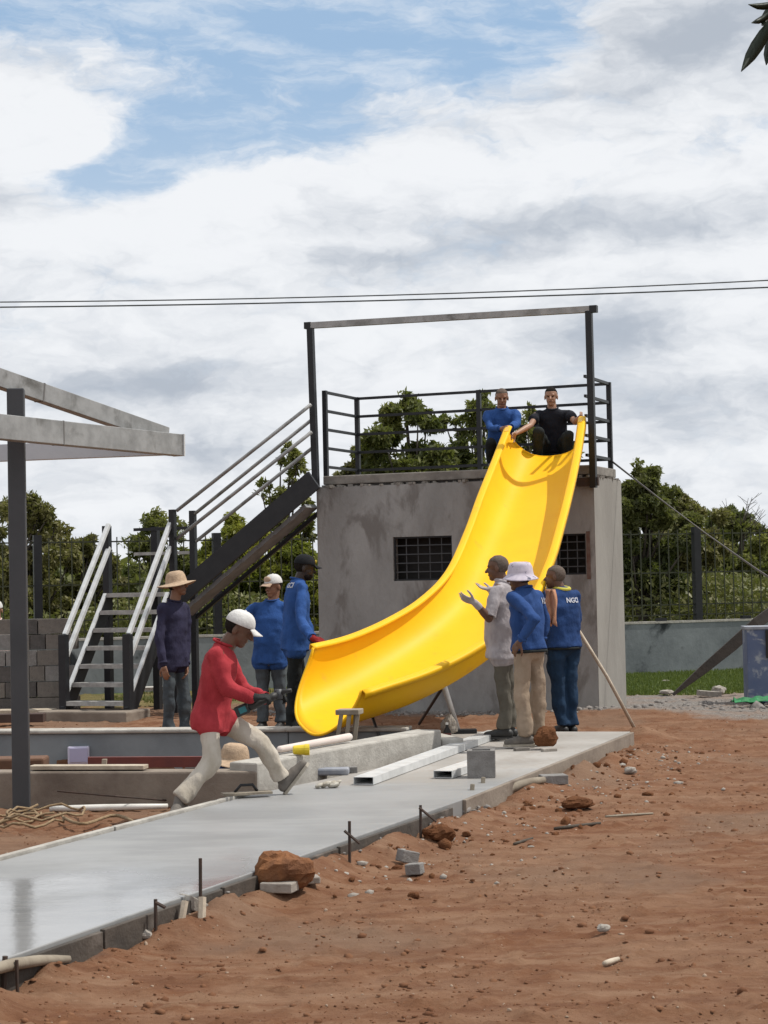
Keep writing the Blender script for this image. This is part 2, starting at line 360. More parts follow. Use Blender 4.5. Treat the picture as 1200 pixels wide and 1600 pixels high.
def groundmat():
    mt = bpy.data.materials.new('red_dirt_ground'); mt.use_nodes = True; t = mt.node_tree; t.nodes.clear(); q = N(t)
    b = q.node('ShaderNodeBsdfPrincipled'); q.put(q.node('ShaderNodeOutputMaterial').inputs[0], b.outputs[0])
    pos = q.node('ShaderNodeNewGeometry').outputs['Position']
    zn = q.node('ShaderNodeAttribute', attribute_name='zone').outputs['Color']; r, gg, bb = q.sep(zn)[:3]
    st = q.v('MULTIPLY', pos, (.55, 1.0, 1.0))
    n1 = q.noise(st, 1.4, 8, .62); n2 = q.noise(st, 7, 10, .72); n3 = q.noise(st, 40, 8, .75)
    n4 = q.noise(q.v('MULTIPLY', pos, (.35, 1.6, 1.0)), 2.6, 9, .7)
    c = q.mix(q.ramp(n1, .36, .64), (.165, .074, .038), (.2, .11, .066))
    c = q.mix(q.m('MULTIPLY', q.ramp(n4, .5, .62), .7), c, (.245, .148, .093)); c = q.mix(q.m('MULTIPLY', q.ramp(n4, .48, .36), .5), c, (.135, .06, .034))
    c = q.mix(q.m('MULTIPLY', q.ramp(n2, .45, .68), .7), c, (.25, .145, .09))
    c = q.mix(q.m('MULTIPLY', q.ramp(n2, .5, .3), .7), c, (.115, .05, .027))
    c = q.mix(q.m('MULTIPLY', q.ramp(n3, .57, .72), .55), c, (.33, .225, .15))
    c = q.mix(q.m('MULTIPLY', q.ramp(n3, .42, .3), .6), c, (.1, .048, .028))
    c = q.mix(q.m('MULTIPLY', q.ramp(bb, .5, .9), .6), c, (.175, .115, .08))
    gr = q.mix(q.ramp(n3, .35, .65), (.12, .105, .095), (.27, .25, .23)); gr = q.mix(q.m('MULTIPLY', q.ramp(n1, .45, .6), .35), gr, (.24, .15, .1))
    gs = q.mix(q.ramp(n2, .3, .7), (.06, .09, .02), (.13, .15, .045)); gs = q.mix(q.ramp(n1, .5, .75), gs, (.17, .155, .07))
    c = q.mix(gg, c, gr); c = q.mix(r, c, gs)
    q.put(b.inputs['Base Color'], c); b.inputs['Roughness'].default_value = .95; b.inputs['Specular IOR Level'].default_value = .12
    bm = q.node('ShaderNodeBump'); bm.inputs['Strength'].default_value = .7; bm.inputs['Distance'].default_value = .03
    q.put(bm.inputs['Height'], q.m('ADD', q.m('MULTIPLY', n2, 1.2), q.m('MULTIPLY', n3, .8))); q.put(b.inputs['Normal'], bm.outputs[0])
    return mt
gm.materials.append(groundmat())
go = bpy.data.objects.new('ground', gm); COL.objects.link(go); tag(go, kind='structure')
# pebbles and crumbs lying on the dirt (uncountable)
def scatter(name, n, place, size, mat, flat=.6):
    ico = [V(v).normalized() for v in ((0, 0, 1), (.9, 0, .4), (.28, .85, .4), (-.72, .52, .4), (-.72, -.52, .4), (.28, -.85, .4), (.72, .52, -.45), (-.28, .85, -.45), (-.9, 0, -.45), (-.28, -.85, -.45), (.72, -.52, -.45))]
    base = np.array([tuple(v) for v in ico]); tris = [(0, 1, 2), (0, 2, 3), (0, 3, 4), (0, 4, 5), (0, 5, 1), (1, 6, 2), (2, 6, 7), (2, 7, 3), (3, 7, 8), (3, 8, 4), (4, 8, 9), (4, 9, 5), (5, 9, 10), (5, 10, 1), (1, 10, 6)]
    pts, sz = place(n), None
    k = len(pts); sz = size[0]*np.exp(RNG.normal(0, size[1], k)); sz = np.minimum(sz, size[2])
    B = base[None]*(1+RNG.uniform(-.3, .3, (k, 11, 1)))*sz[:, None, None]*RNG.uniform(.6, 1.25, (k, 1, 3))
    B[:, :, 2] *= flat
    a = RNG.uniform(0, 6.28, k); ca, sa = np.cos(a)[:, None], np.sin(a)[:, None]
    x = B[:, :, 0]*ca-B[:, :, 1]*sa; y = B[:, :, 0]*sa+B[:, :, 1]*ca
    z0 = pts[:, 2] if pts.shape[1] > 2 else gheight(pts[:, 0], pts[:, 1])
    Vv = np.stack([x+pts[:, :1], y+pts[:, 1:2], B[:, :, 2]+z0[:, None]+sz[:, None]*.15], -1).reshape(-1, 3)
    T = (np.array(tris)[None]+(np.arange(k)*11)[:, None, None]).reshape(-1, 3)
    m = fast_mesh(name, Vv, T, 3); m.materials.append(mat); o = bpy.data.objects.new(name, m); COL.objects.link(o); tag(o, kind='stuff'); return o
# path outline (on the ground)
SL = .12
sl = [P(-200, 1398, SL), P(0, 1345, SL), P(400, 1240, SL), P(690, 1179, SL), P(706, 1143, SL), P(985, 1143, SL), P(720, 1250, SL), P(0, 1500, SL), P(-200, 1571, SL)]
sl_poly = [(p.x, p.y) for p in sl]
def on_dirt(n):
    d = 6.5*(26/6.5)**RNG.random(n*2); ax = RNG.uniform(-.23, .23, n*2); x = ax*d; y = d
    keep = ~inside(sl_poly, x, y) & ~inside(pool_poly, x, y) & (edge_dist(sl_poly, x, y) > .02)
    u = (x-T0.x)*UA.x+(y-T0.y)*UA.y; v = (x-T0.x)*VA.x+(y-T0.y)*VA.y
    keep &= v < -.2
    # clustered
    keep &= fbm(np.stack([x*1.3, y*.8, x*0], 1)+3, 3) > RNG.uniform(.2, .62, n*2)
    return np.stack([x, y], 1)[keep][:n]
scatter('dirt_crumbs', 12000, on_dirt, (.0036, .7, .026), M['crumb'])
scatter('pale_pebbles', 1100, on_dirt, (.0042, .5, .018), M['pebble'])
def near_edge(n):
    a = P(0, 1512, 0); b = P(725, 1262, 0); t = RNG.random(n); e = (b-a); nn = V(e.y, -e.x, 0).normalized(); off = np.abs(RNG.normal(0, .1, n))+.01
    return np.stack([a.x+e.x*t+nn.x*off, a.y+e.y*t+nn.y*off], 1)
scatter('concrete_crumbs', 900, near_edge, (.012, .5, .05), M['gravel'])
def clods_by_path(n):
    a = P(430, 1400, 0); b = P(1010, 1165, 0); t = RNG.random(n)**.8; e = (b-a); nn = V(e.y, -e.x, 0).normalized(); off = np.abs(RNG.normal(0, .45, n))+.03
    return np.stack([a.x+e.x*t+nn.x*off, a.y+e.y*t+nn.y*off], 1)
scatter('loose_clods', 280, clods_by_path, (.013, .55, .05), M['clod'], .7)
scatter('edge_rubble', 260, lambda n: clods_by_path(n), (.01, .5, .035), M['stone'], .6)
def by_tower(n):
    u = RNG.uniform(-.8, 9.5, n); v = RNG.normal(-.25, .25, n) + np.where(u > 3.8, RNG.uniform(.2, .48, n)*u-.9+RNG.uniform(0, 1.4, n), 0)
    yy = T0.y+UA.y*u+VA.y*v; k = ~((u > -.05) & (u < 3.65) & (v > -.05)) & (yy < 25.7+.3*np.sin(u*4)); u, v = u[k], v[k]
    return np.stack([T0.x+UA.x*u+VA.x*v, T0.y+UA.y*u+VA.y*v], 1)
scatter('rubble_gravel', 1600, by_tower, (.016, .6, .08), M['gravel'])
# grass
def grass_field(name, n, place, h, mat, label=None, w=.012):
    p = place(n); k = len(p); a = RNG.uniform(0, 6.28, k); hh = h*RNG.uniform(.5, 1.4, k); ln = RNG.uniform(0, .7, k)*hh
    z = gheight(p[:, 0], p[:, 1]); dx, dy = np.cos(a), np.sin(a); b = RNG.uniform(0, 6.28, k)
    v0 = np.stack([p[:, 0]-dx*w, p[:, 1]-dy*w, z-.01], 1); v1 = np.stack([p[:, 0]+dx*w, p[:, 1]+dy*w, z-.01], 1); v2 = np.stack([p[:, 0]+np.cos(b)*ln, p[:, 1]+np.sin(b)*ln, z+hh], 1)
    m = fast_mesh(name, np.stack([v0, v1, v2], 1).reshape(-1, 3), np.arange(k*3).reshape(-1, 3), 3)
    m.attributes.new('tint', 'FLOAT', 'FACE').data.foreach_set('value', RNG.random(k).astype(np.float32)); m.materials.append(mat)
    o = bpy.data.objects.new(name, m); COL.objects.link(o); tag(o, kind='stuff'); return o
def uvpts(n, u0, u1, v0, v1, thr=.0):
    u = RNG.uniform(u0, u1, n); v = RNG.uniform(v0, v1, n); x = T0.x+UA.x*u+VA.x*v; y = T0.y+UA.y*u+VA.y*v
    k = fbm(np.stack([x, y, x*0], 1)*1.5, 3) > thr; return np.stack([x, y], 1)[k]
def bandpts(n, x0, x1, yf, d1, thr=0.):
    x = RNG.uniform(x0, x1, n); y1 = FO.y+(x-FO.x)*.333+d1; t = RNG.random(n); y = yf+(y1-yf)*t; k = (fbm(np.stack([x, y, x*0], 1)*1.5, 3) > thr) & (y < y1); return np.stack([x, y], 1)[k]
grass_field('lawn_grass', 26000, lambda n: bandpts(n, 2.9, 7.2, 25.85, -.08), .04, M['grass'])
grass_field('verge_weeds', 5000, lambda n: bandpts(n, -4, -.3, 26.3, -.1, .5), .06, M['grass_dry'])
grass_field('field_grass', 60000, lambda n: (lambda q: np.stack([q[:, 0]*(1+(q[:, 1]-29)/60), q[:, 1]], 1))(np.stack([RNG.uniform(-8, 9, n), (lambda x: 0)(0) + 32.6 + 22*RNG.random(n)**1.6], 1)), .28, M['grass_dry'], w=.02)
# ------------------------------------------------------------------ concrete path
def extrude_poly(mb, pts, z0, z1):
    n = len(pts); vs = [V(p.x, p.y, z1) for p in pts]+[V(p.x, p.y, z0) for p in pts]
    mb.add(vs, [tuple(range(n)), tuple(range(2*n-1, n-1, -1))]+[(i, i+n, (i+1) % n+n, (i+1) % n) for i in range(n)])
def pathmat():
    mt = bpy.data.materials.new('fresh_concrete'); mt.use_nodes = True; t = mt.node_tree; t.nodes.clear(); q = N(t)
    b = q.node('ShaderNodeBsdfPrincipled'); q.put(q.node('ShaderNodeOutputMaterial').inputs[0], b.outputs[0])
    pos = q.node('ShaderNodeNewGeometry').outputs['Position']; x, y, z = q.sep(pos)[:3]
    n1 = q.noise(pos, 1.1, 6, .55); n2 = q.noise(pos, 14, 7, .65)
    wetf = q.m('ADD', q.m('SUBTRACT', y, q.m('MULTIPLY', x, .3)), q.m('MULTIPLY', q.m('SUBTRACT', n1, .5), 3.2))
    wet = q.ramp(wetf, 11.0, 9.6); fresh = q.ramp(wetf, 14.6, 13.6)
    dry = q.mix(q.ramp(n1, .35, .65), (.37, .35, .325), (.28, .262, .24)); dry = q.mix(q.m('MULTIPLY', q.ramp(n2, .5, .7), .45), dry, (.27, .215, .17))
    new = q.mix(q.ramp(n1, .35, .65), (.27, .27, .268), (.215, .215, .213))
    stn = q.ramp(q.noise(q.v('MULTIPLY', pos, (1.6, .6, 1)), 2.4, 8, .65), .5, .68); dry = q.mix(q.m('MULTIPLY', stn, .5), dry, (.25, .215, .185)); new = q.mix(q.m('MULTIPLY', q.ramp(q.noise(q.v('MULTIPLY', pos, (.5, 2.2, 1)), 3.2, 8, .65), .45, .7), .5), new, (.31, .308, .3)); c = q.mix(fresh, dry, new); q.put(b.inputs['Base Color'], c)
    q.put(b.inputs['Roughness'], q.m('ADD', q.m('MULTIPLY', wet, -.46), q.m('ADD', .72, q.m('MULTIPLY', fresh, -.2))))
    bm = q.node('ShaderNodeBump'); bm.inputs['Distance'].default_value = .006
    q.put(bm.inputs['Strength'], .35)
    q.put(bm.inputs['Height'], q.m('ADD', q.m('MULTIPLY', n2, .4), q.m('MULTIPLY', q.noise(pos, 3, 4, .5), .8))); q.put(b.inputs['Normal'], bm.outputs[0])
    return mt
M['path'] = pathmat()
mb = MB(); extrude_poly(mb, sl[::-1], -.08, SL); po = mb.build('path', M['path'], bevel=.006); tag(po, kind='structure')
m = MB(); p = P(722, 1249, SL); q = P(986, 1143.5, SL); e = (q-p).normalized(); nn = V(e.y, -e.x, 0); m.bar(p+nn*.014+V(0, 0, -.09), q+nn*.014+V(0, 0, -.09), .03, .176); m.build('soiled_shaded_kerb', M['coping_brown'], po, bevel=.006)  # soiled kerb strip, also darkened so its colour carries the side's shade
def strip(name, p, q, w, h, mat, parent=None, z0=None, **k):
    p, q = V(p), V(q); m = MB(); m.bar(p, q, w, h); return m.build(name, mat, parent, **k)
# shutter boards along both sides of the fresh pour, each one its own plank
for (a, b) in ((( -60, 1521), (150, 1448)), ((153, 1447), (338, 1383)), ((341, 1382), (520, 1320)), ((523, 1319), (700, 1257))):
    p = P(a[0], a[1], SL); q = P(b[0], b[1], SL); e = (q-p).normalized(); nn = V(e.y, -e.x, 0)
    m = MB(); m.bar(p+nn*.022+V(0, 0, -.088), q+nn*.022+V(0, 0, -.094), .026, .15)
    m.build('formwork_board', M['form'], po, bevel=.004)
for (a, b) in (((-80, 1366), (180, 1297)), ((183, 1296.5), (395, 1241.5))):
    p = P(a[0], a[1], SL); q = P(b[0], b[1], SL); e = (q-p).normalized(); nn = V(-e.y, e.x, 0)
    m = MB(); m.bar(p+nn*.026+V(0, 0, -.045), q+nn*.026+V(0, 0, -.045), .04, .13)
    m.build('formwork_board', M['coping'], po, bevel=.005)
# ------------------------------------------------------------------ pool walls
pool = thing('swimming_pool', V((pN1+pF0)/2), 'unfinished concrete pool with a low raised rim, dug beside the new path', 'pool')
def rim(a, b, wd, side, ztop_, zb, mat, name='wall', bev=.015):
    a = V(a.x, a.y, 0); b = V(b.x, b.y, 0); e = (b-a).normalized(); nn = V(-e.y, e.x, 0)*side
    m = MB(); c = nn*wd/2; m.frame_box((a+b)/2+c+V(0, 0, (ztop_+zb)/2), (b-a)/2, nn*wd/2, V(0, 0, (ztop_-zb)/2)); return m.build(name, mat, pool, bevel=bev)
rim(pN0, pN1, .2, 1, .24, -.55, M['coping_brown'])
d12 = (pN2-pN1); rim(pN1+d12*.0, pN2, .24, 1, .3, -.55, M['coping'])
rim(pFm, pF0, .22, 1, .225, -.55, M['pool_blue']); rim(pF0+V(.003, 0, 0), pF1, .22, 1, .223, -.55, M['pool_blue']); rim(pF1, pN2, .2, 1, .22, -.55, M['coping'])
for a, b in ((pFm, pF0), (pF0, pF1)):
    a = V(a.x, a.y, .24); b = V(b.x, b.y, .24); m = MB(); m.bar(a+V(0, .1, 0), b+V(0, .1, 0), .27, .035); m.build('coping', M['coping'], pool, bevel=.012)
# pale strip of render on the near rim
a = P(45, 1204, .25); b = P(225, 1204, .25); m = MB(); m.bar(a+V(0, .1, .015), b+V(0, .12, .015), .12, .03)
one(m, 'timber_plank', M['wood_pale'], 'pale timber plank lying on the near pool rim left of the red shirted man', 'plank', bevel=.004)
m = MB(); m.box(P(123, 1180, .0).xyz*0+PD(123, 1180, 17.93), .2, .05, .165); ob = one(m, 'skimmer_cover', M['paper'], 'square pale lilac plastic cover set on the far inner pool wall', 'cover', bevel=.01)
m = MB(); m.box(PD(123, 1180, 17.9), .165, .012, .125); m.build('panel', material('lilac_panel', (.42, .4, .56), None, rough=.5), ob)
m = MB(); a = PD(138, 1191, 16.7); b = PD(330, 1190, 16.7); m.bar(a, b, .06, .09); rb = one(m, 'steel_beam', M['redpaint'], 'long dark red primed steel beam inside the pool', 'beam')
for t in (.12, .85):
    c = a.lerp(b, t); m = MB(); m.box((c.x, c.y, (c.z-.045-.5)/2), .12, .14, abs(c.z-.045+.5)); one(m, 'support_block', M['block3'], 'dark block under the %s end of the red beam in the pool' % ('left' if t < .5 else 'right'), 'block')
m = MB(); c = PD(158, 1192, 16.4); m.frame_box((c.x, c.y, -.19), V(.02, 0, 0), V(0, .02, 0), V(.03, 0, .31)); one(m, 'wooden_stake', M['wood_pale'], 'short pale wooden stake standing in the pool against the red beam', 'stake')
m = MB(); a = PD(-20, 1193, 17.0); b = PD(73, 1192, 17.0); m.bar(V(a.x, a.y, -.2), V(b.x, b.y, -.2), .3, .6); one(m, 'brown_bench', material('brown_clay_ledge', (.14, .07, .04), (.1, .055, .035), 6, .9), 'brown earth coloured ledge inside the pool behind the steel column', 'ledge', bevel=.02)
# ------------------------------------------------------------------ concrete tower
TW = 3.58; TL = 1.25; TT = 2.76
tower = thing('concrete_tower', A(TW/2, TL/2), 'grey plastered concrete block room the yellow slide starts from, with two barred window openings', 'tower')
def at_px(x, v=0):
    """u coordinate on the vertical plane v of the site frame that shows at picture column x (about mid height)"""
    k = (x-600)/FPX; o = T0+VA*v
    return (k*o.y-o.x)/(UA.x-k*UA.y)
def zpx(x, y, u, v=0):
    D = A(u, v).y; return PD(x, y, D).z
wins = []
for (xa, xb, yt, yb) in ((613, 705, 838, 907), (868, 914, 834, 898)):
    ua, ub = at_px(xa), at_px(xb); um = (ua+ub)/2; xm = (xa+xb)/2
    wins.append((ua, ub, zpx(xm, yb, um), zpx(xm, yt, um)))
us = sorted({0, TW, *[w[0] for w in wins], *[w[1] for w in wins]})
def slabbox(m, u0, u1, v0, v1, z0, z1): m.frame_box(A((u0+u1)/2, (v0+v1)/2, (z0+z1)/2), UA*(u1-u0)/2, VA*(v1-v0)/2, V(0, 0, (z1-z0)/2))
m = MB()
for u0, u1 in zip(us[:-1], us[1:]):
    h = [w for w in wins if abs(w[0]-u0) < 1e-6]
    if h: slabbox(m, u0, u1, 0, .16, -.2, h[0][2]); slabbox(m, u0, u1, 0, .16, h[0][3], TT)
    else: slabbox(m, u0, u1, 0, .16, -.2, TT)
m.build('front_wall', M['plaster'], tower)
m = MB(); slabbox(m, TW-.16, TW+.003, .161, TL, -.2, TT); m.build('side_wall', M['plaster_side'], tower)
m = MB(); slabbox(m, TW-.003, TW+.006, .0, .16, -.2, TT-.003); m.build('corner_render', M['plaster_side'], tower)
m = MB(); slabbox(m, -.003, .16, .161, TL, -.2, TT); m.build('side_wall', M['plaster'], tower)
m = MB(); slabbox(m, .161, TW-.161, TL-.16, TL-.002, -.2, TT); m.build('back_wall', M['plaster'], tower)
m = MB(); slabbox(m, .07, TW-.05, .05, TL-.03, TT+.035, 2.905); m.build('roof_slab', M['cap_concrete'], tower, bevel=.012)
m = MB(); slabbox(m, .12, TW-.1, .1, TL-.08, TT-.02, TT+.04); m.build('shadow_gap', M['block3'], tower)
m = MB()
for k in range(90):     # ragged mortar left along the top of the wall
    u = random.uniform(.02, TW-.02); s = random.uniform(.012, .045); m.box(A(u, random.uniform(.0, .09), TT+.003+s*.2), s*random.uniform(.8, 2.2), s, s*.9, random.uniform(0, 3))
for k in range(30):
    v = random.uniform(.1, TL); s = random.uniform(.012, .04); m.box(A(TW-random.uniform(.0, .08), v, TT+.003+s*.2), s*1.4, s, s*.8, random.uniform(0, 3))
o = m.build('mortar_crumbs', M['cap_concrete'], tower); o['kind'] = 'stuff'
for wi, (ua, ub, z0, z1) in enumerate(wins):
    m = MB(); f = .022
    for (a, b, c, d) in ((ua, ub, z0, z0+f), (ua, ub, z1-f, z1), (ua, ua+f, z0+f, z1-f), (ub-f, ub, z0+f, z1-f)): slabbox(m, a+.002, b-.002, .03, .05, c+.002, d-.002)
    w = m.build('window', M['black_steel'], tower)
    nh = 5; nv = 4 if wi == 0 else 2
    for i in range(1, nh):
        z = z0+(z1-z0)*i/nh; m = MB(); m.bar(A(ua+f, .04, z), A(ub-f, .04, z), .012, .012); m.build('bar', M['grey_steel'], w)
    for i in range(1, nv+1):
        u = ua+(ub-ua)*i/(nv+1); m = MB(); m.bar(A(u, .055, z0+f), A(u, .055, z1-f), .012, .012, up=(0, 1, 0)); m.build('bar', M['grey_steel'], w)
    m = MB(); slabbox(m, ua-.1, ub+.1, .3, .31, z0-.1, z1+.1); m.build('dark_sheet', M['dark'], w)  # dark sheet whose colour stands in for the unlit room behind
# dark brown streak beside the right window, fixed to the wall
m = MB(); slabbox(m, at_px(915), at_px(921), -.004, .01, zpx(918, 905, at_px(918)), zpx(918, 830, at_px(918))); m.build('brown_strip', material('brown_streak', (.12, .06, .045), (.17, .12, .1), 9, .9), tower)
# ------------------------------------------------------------------ guard railing on the roof
rail = thing('guard_railing', A(TW/2, TL-.1, 2.9), 'black steel guard railing with five rails round the roof of the concrete tower', 'railing')
uL = at_px(511, .12); vB = TL-.09; uR = TW-.12; ZR = 2.905
def post(p, h, w=.05, par=rail, mat=M['black_steel'], z0=None, nm='post'):
    m = MB(); m.bar(p, V(p)+V(0, 0, h), w, w, up=UA); return m.build(nm, mat, par)
HR = 1.08
for u, v, z in ((uL, .12, ZR), (uL, vB, ZR), (at_px(752, vB), vB, ZR), (uR+.02, vB, 2.66)): post(A(u, v, z), ZR+HR-z, .055)
for k in range(5):
    z = ZR+HR-.02-k*.235; w = .034
    for a, b in ((A(uL, .147, z), A(uL, vB-.03, z)), (A(uL+.03, vB, z), A(at_px(752, vB)-.03, vB, z)), (A(at_px(752, vB)+.03, vB, z), A(uR-.01, vB, z)), (A(uR+.02, .09, z), A(uR+.02, vB-.03, z))):
        m = MB(); m.bar(a, b, .03, w); m.build('rail', M['black_steel'], rail)
# overhead frame
ov = thing('overhead_frame', A(TW/2, -.04, 2.7), 'tall goal shaped frame of black posts and grey crossbeam over the tower front', 'frame')
fl = (PD(485, 513, 23.93), PD(497, 762, 23.93)); fr = (PD(920, 486, 22.58), PD(928, 762, 22.58))
for (t, b) in (fl, fr):
    m = MB(); m.bar(V(t.x*.45+b.x*.55, t.y, b.z), V(t.x, t.y, t.z), .075, .075, up=UA); m.build('post', M['black_steel'], ov)
d = (fr[0]-fl[0]).normalized(); a = fl[0]+V(0, 0, .035)-d*.06; b = fr[0]+V(0, 0, .02)+d*.09
m = MB(); m.bar(a, b, .07, .075); m.build('beam', M['galv'], ov)
for p, s in ((a, -1), (b, 1)): m = MB(); m.bar(p-d*s*.075, p+d*s*.012, .078, .083); m.build('end_cap', M['black_steel'], ov)
m = MB(); p = V(fr[1].x, fr[1].y, 2.7); m.frame_box(p+VA*.03-UA*.08, UA*.13, VA*.03, V(0, 0, .05)); m.build('bracket', M['rust'], ov)
# ------------------------------------------------------------------ staircase
sc = MB; stair = thing('metal_staircase', A(-1.9, -.6), 'black steel staircase of two flights with pale handrails, leading to the tower roof', 'staircase')
bs = M['black_steel']; ga = M['galv_bright']
ZL = 1.5; uA = -1.85; vF, vK = -.35, .2
# upper flight
def upath(v, t, dz=0): return A(uA+(0-uA)*t, v, ZL+(2.86-ZL)*t+dz)
m = MB(); m.bar(upath(vF, -.02, -.11), upath(vF, 1.07, -.11), .045, .25); m.build('stringer', bs, stair)
m = MB(); m.bar(upath(vK, .0, -.36), upath(vK, .97, -.36), .045, .05); m.build('stringer', bs, stair)
for k in range(8):
    m = MB(); m.bar(upath((vF+vK)/2+.02, (k+.01)/8.2, -.3), upath((vF+vK)/2+.02, (k+.97)/8.2, -.29), vK-vF-.2, .05); m.build('tread', M['grey_plate'], stair)
for v, px_ in ((vF, 274), (vK, 303)):
    q = P(px_, 1100, 0); uq = uA
    m = MB(); m.bar(A(uA, v, -.05), A(uA, v, ZL+1.04), .075, .075, up=UA); m.build('post', bs, stair)
for (xa, ya, Da, xb, yb, Db) in ((276, 798, 24.36, 486, 632, 23.75), (276, 842, 24.36, 487, 675, 23.75), (304, 803, 24.85, 488, 655, 24.1), (306, 846, 24.85, 489, 699, 24.1)):
    m = MB(); m.tube([PD(xa, ya, Da), PD(xb, yb, Db)], .023, 8); m.build('handrail', M['galv'], stair, smooth=True)
# landing
LW = .96
m = MB(); m.frame_box(A(uA-LW/2, (vF+vK)/2+.05, ZL-.03), UA*(LW/2-.04), VA*.3, V(0, 0, .02)); m.build('landing', M['tread'], stair)
fpL = A(uA-LW, vF); bpL = A(uA-LW+.12, vK+.1)
for p, h in ((fpL, ZL+.86), (A(uA-LW+.34, vK+.12), ZL+.85)):
    m = MB(); m.bar(V(p.x, p.y, -.05), V(p.x, p.y, h), .09, .09, up=UA); m.build('post', bs, stair)
for h in (.82, .5):
    m = MB(); m.bar(A(uA-LW+.05, vK+.07, ZL+h), A(uA, vK+.05, ZL+h), .03, .04); m.build('rail', M['tread'] if h < .8 else bs, stair)
# lower flight: towards the path
LL = 1.12
def lpath(u, t, dz=0): return A(u, vF-LL*(1-t), .08+(ZL-.08)*t+dz)
for u in (uA-LW+.03, uA-.03):
    m = MB(); m.bar(lpath(u, .0, -.03), lpath(u, .98, -.05), .05, .2); m.build('stringer', bs, stair)
    m = MB(); m.bar(lpath(u, .0, .15), lpath(u, .9, .13), .05, .022); m.build('stringer_edge', ga, stair)
    hp = A(u, vF-LL-.02); m = MB(); m.bar(V(hp.x, hp.y, .06), V(hp.x, hp.y, 1.0), .095, .095, up=UA); m.build('post', bs, stair)
    for h0, h1 in ((.9, .88), (.6, .58)):
        m = MB(); m.bar(lpath(u, .01, h0+.0), lpath(u, 1, h1), .055, .055); m.build('handrail', ga, stair, bevel=.008)
for k in range(7):
    t = (k+.35)/6.5; p = lpath(uA-LW/2, t); m = MB(); m.frame_box(p, UA*(LW/2-.065), VA*.12, V(0, 0, .026)); m.build('tread', M['tread'], stair)
m = MB(); b0 = lpath(uA-LW/2, 0); m.frame_box(V(b0.x, b0.y, .0)-VA*.08, UA*.62, VA*.3, V(0, 0, .085)); one(m, 'stair_plinth', M['coping_brown'], 'low concrete plinth under the foot of the black staircase', 'plinth', bevel=.02)
# ------------------------------------------------------------------ slide
def crom(pts, t):
    n = len(pts)-1; x = t*n; i = min(int(x), n-1); f = x-i
    g_ = lambda k: pts[min(max(k, 0), n)] if 0 <= k <= n else (pts[0]*2-pts[1] if k < 0 else pts[n]*2-pts[n-1])
    p0, p1, p2, p3 = g_(i-1), g_(i), g_(i+1), g_(i+2)
    return .5*((2*p1)+(p2-p0)*f+(2*p0-5*p1+4*p2-p3)*f*f+(3*p1-p0-3*p2+p3)*f**3)
SLD = [((790, 667), (913, 651), 23.0, .38), ((770, 718), (906, 703), 22.3, .36), ((747, 775), (894, 762), 21.4, .36), ((726, 832), (880, 818), 20.6, .38),
       ((697, 893), (862, 878), 19.8, .42), ((655, 936), (832, 938), 19.2, .5), ((603, 968), (765, 999), 18.7, .6), ((546, 994), (678, 1045), 18.2, .7), ((490, 1012), (565, 1079), 17.7, .78)]
Ls = [PD(*a, D) for a, b, D, e in SLD]; Rs = [PD(*b, D-e) for a, b, D, e in SLD]
NS = 72; NP = 30; DEP = .4
slide = thing('yellow_slide', V((Ls[0]+Rs[0])/2), 'bright yellow fibreglass slide chute leaning from the tower top and curving down to the pool', 'slide')
rows = []; rowsL = []; rowsR = []; info = []
for i in range(NS+1):
    t = i/NS; L = crom(Ls, t); R = crom(Rs, t); e = 1e-3
    tn = ((crom(Ls, min(t+e, 1))+crom(Rs, min(t+e, 1)))-(crom(Ls, max(t-e, 0))+crom(Rs, max(t-e, 0)))).normalized()
    a = (R-L)/2; an = a.normalized(); dn = tn.cross(an).normalized()
    if dn.z > 0: dn = -dn
    bk = min(max((t-.55)/.45, 0), 1)
    L = L+an*.066*(1-bk**4); R = R-an*.066*(1-bk**4); dep = .355+.12*max(0, 1-t*2.6)+.15*bk**2.5; sh = .34*bk**2.2
    nexp = 2.5+2.6*min(t/.16, 1)*(1-.95*bk); ny_ = 2.3+.9*min(t/.16, 1)*(1-bk); ring = []
    for k in range(NP+1):
        th = math.pi*k/NP; c_, s_ = math.cos(th), math.sin(th)
        xx = -math.copysign(abs(c_)**(2/nexp), c_); yy = abs(s_)**(2/ny_)
        taper = 1-(.08+.12*min(t/.16, 1)*(1-bk))*yy*(1-bk*.8)
        ring.append((L+R)/2 + a*xx*taper + dn*dep*yy + tn*sh*yy**1.5)
    rows.append(ring); fw = .075
    rowsL.append([L-an*fw+dn*.05, L-an*fw*1.02+dn*.004, L-an*fw*.9-dn*.004, L-an*.01-dn*.006, L+an*.012+dn*.012])
    rowsR.append([R+an*fw+dn*.05, R+an*fw*1.02+dn*.004, R+an*fw*.9-dn*.004, R+an*.01-dn*.006, R-an*.012+dn*.012])
    info.append((L, R, tn, an, dn, dep, sh))
def sheet(rows, name, mat, par, th, off=-1):
    m = MB(); m.loft(rows, caps=False, closed=False); o = m.build(name, mat, par, smooth=True)
    s = o.modifiers.new('thickness', 'SOLIDIFY'); s.thickness = th; s.offset = off; s.use_even_offset = True
    return o
ch = sheet(rows, 'chute', M['yellow'], slide, .012, 0)
sheet(rowsL, 'rim', M['yellow'], slide, .008, 0); sheet(rowsR, 'rim', M['yellow'], slide, .008, 0)
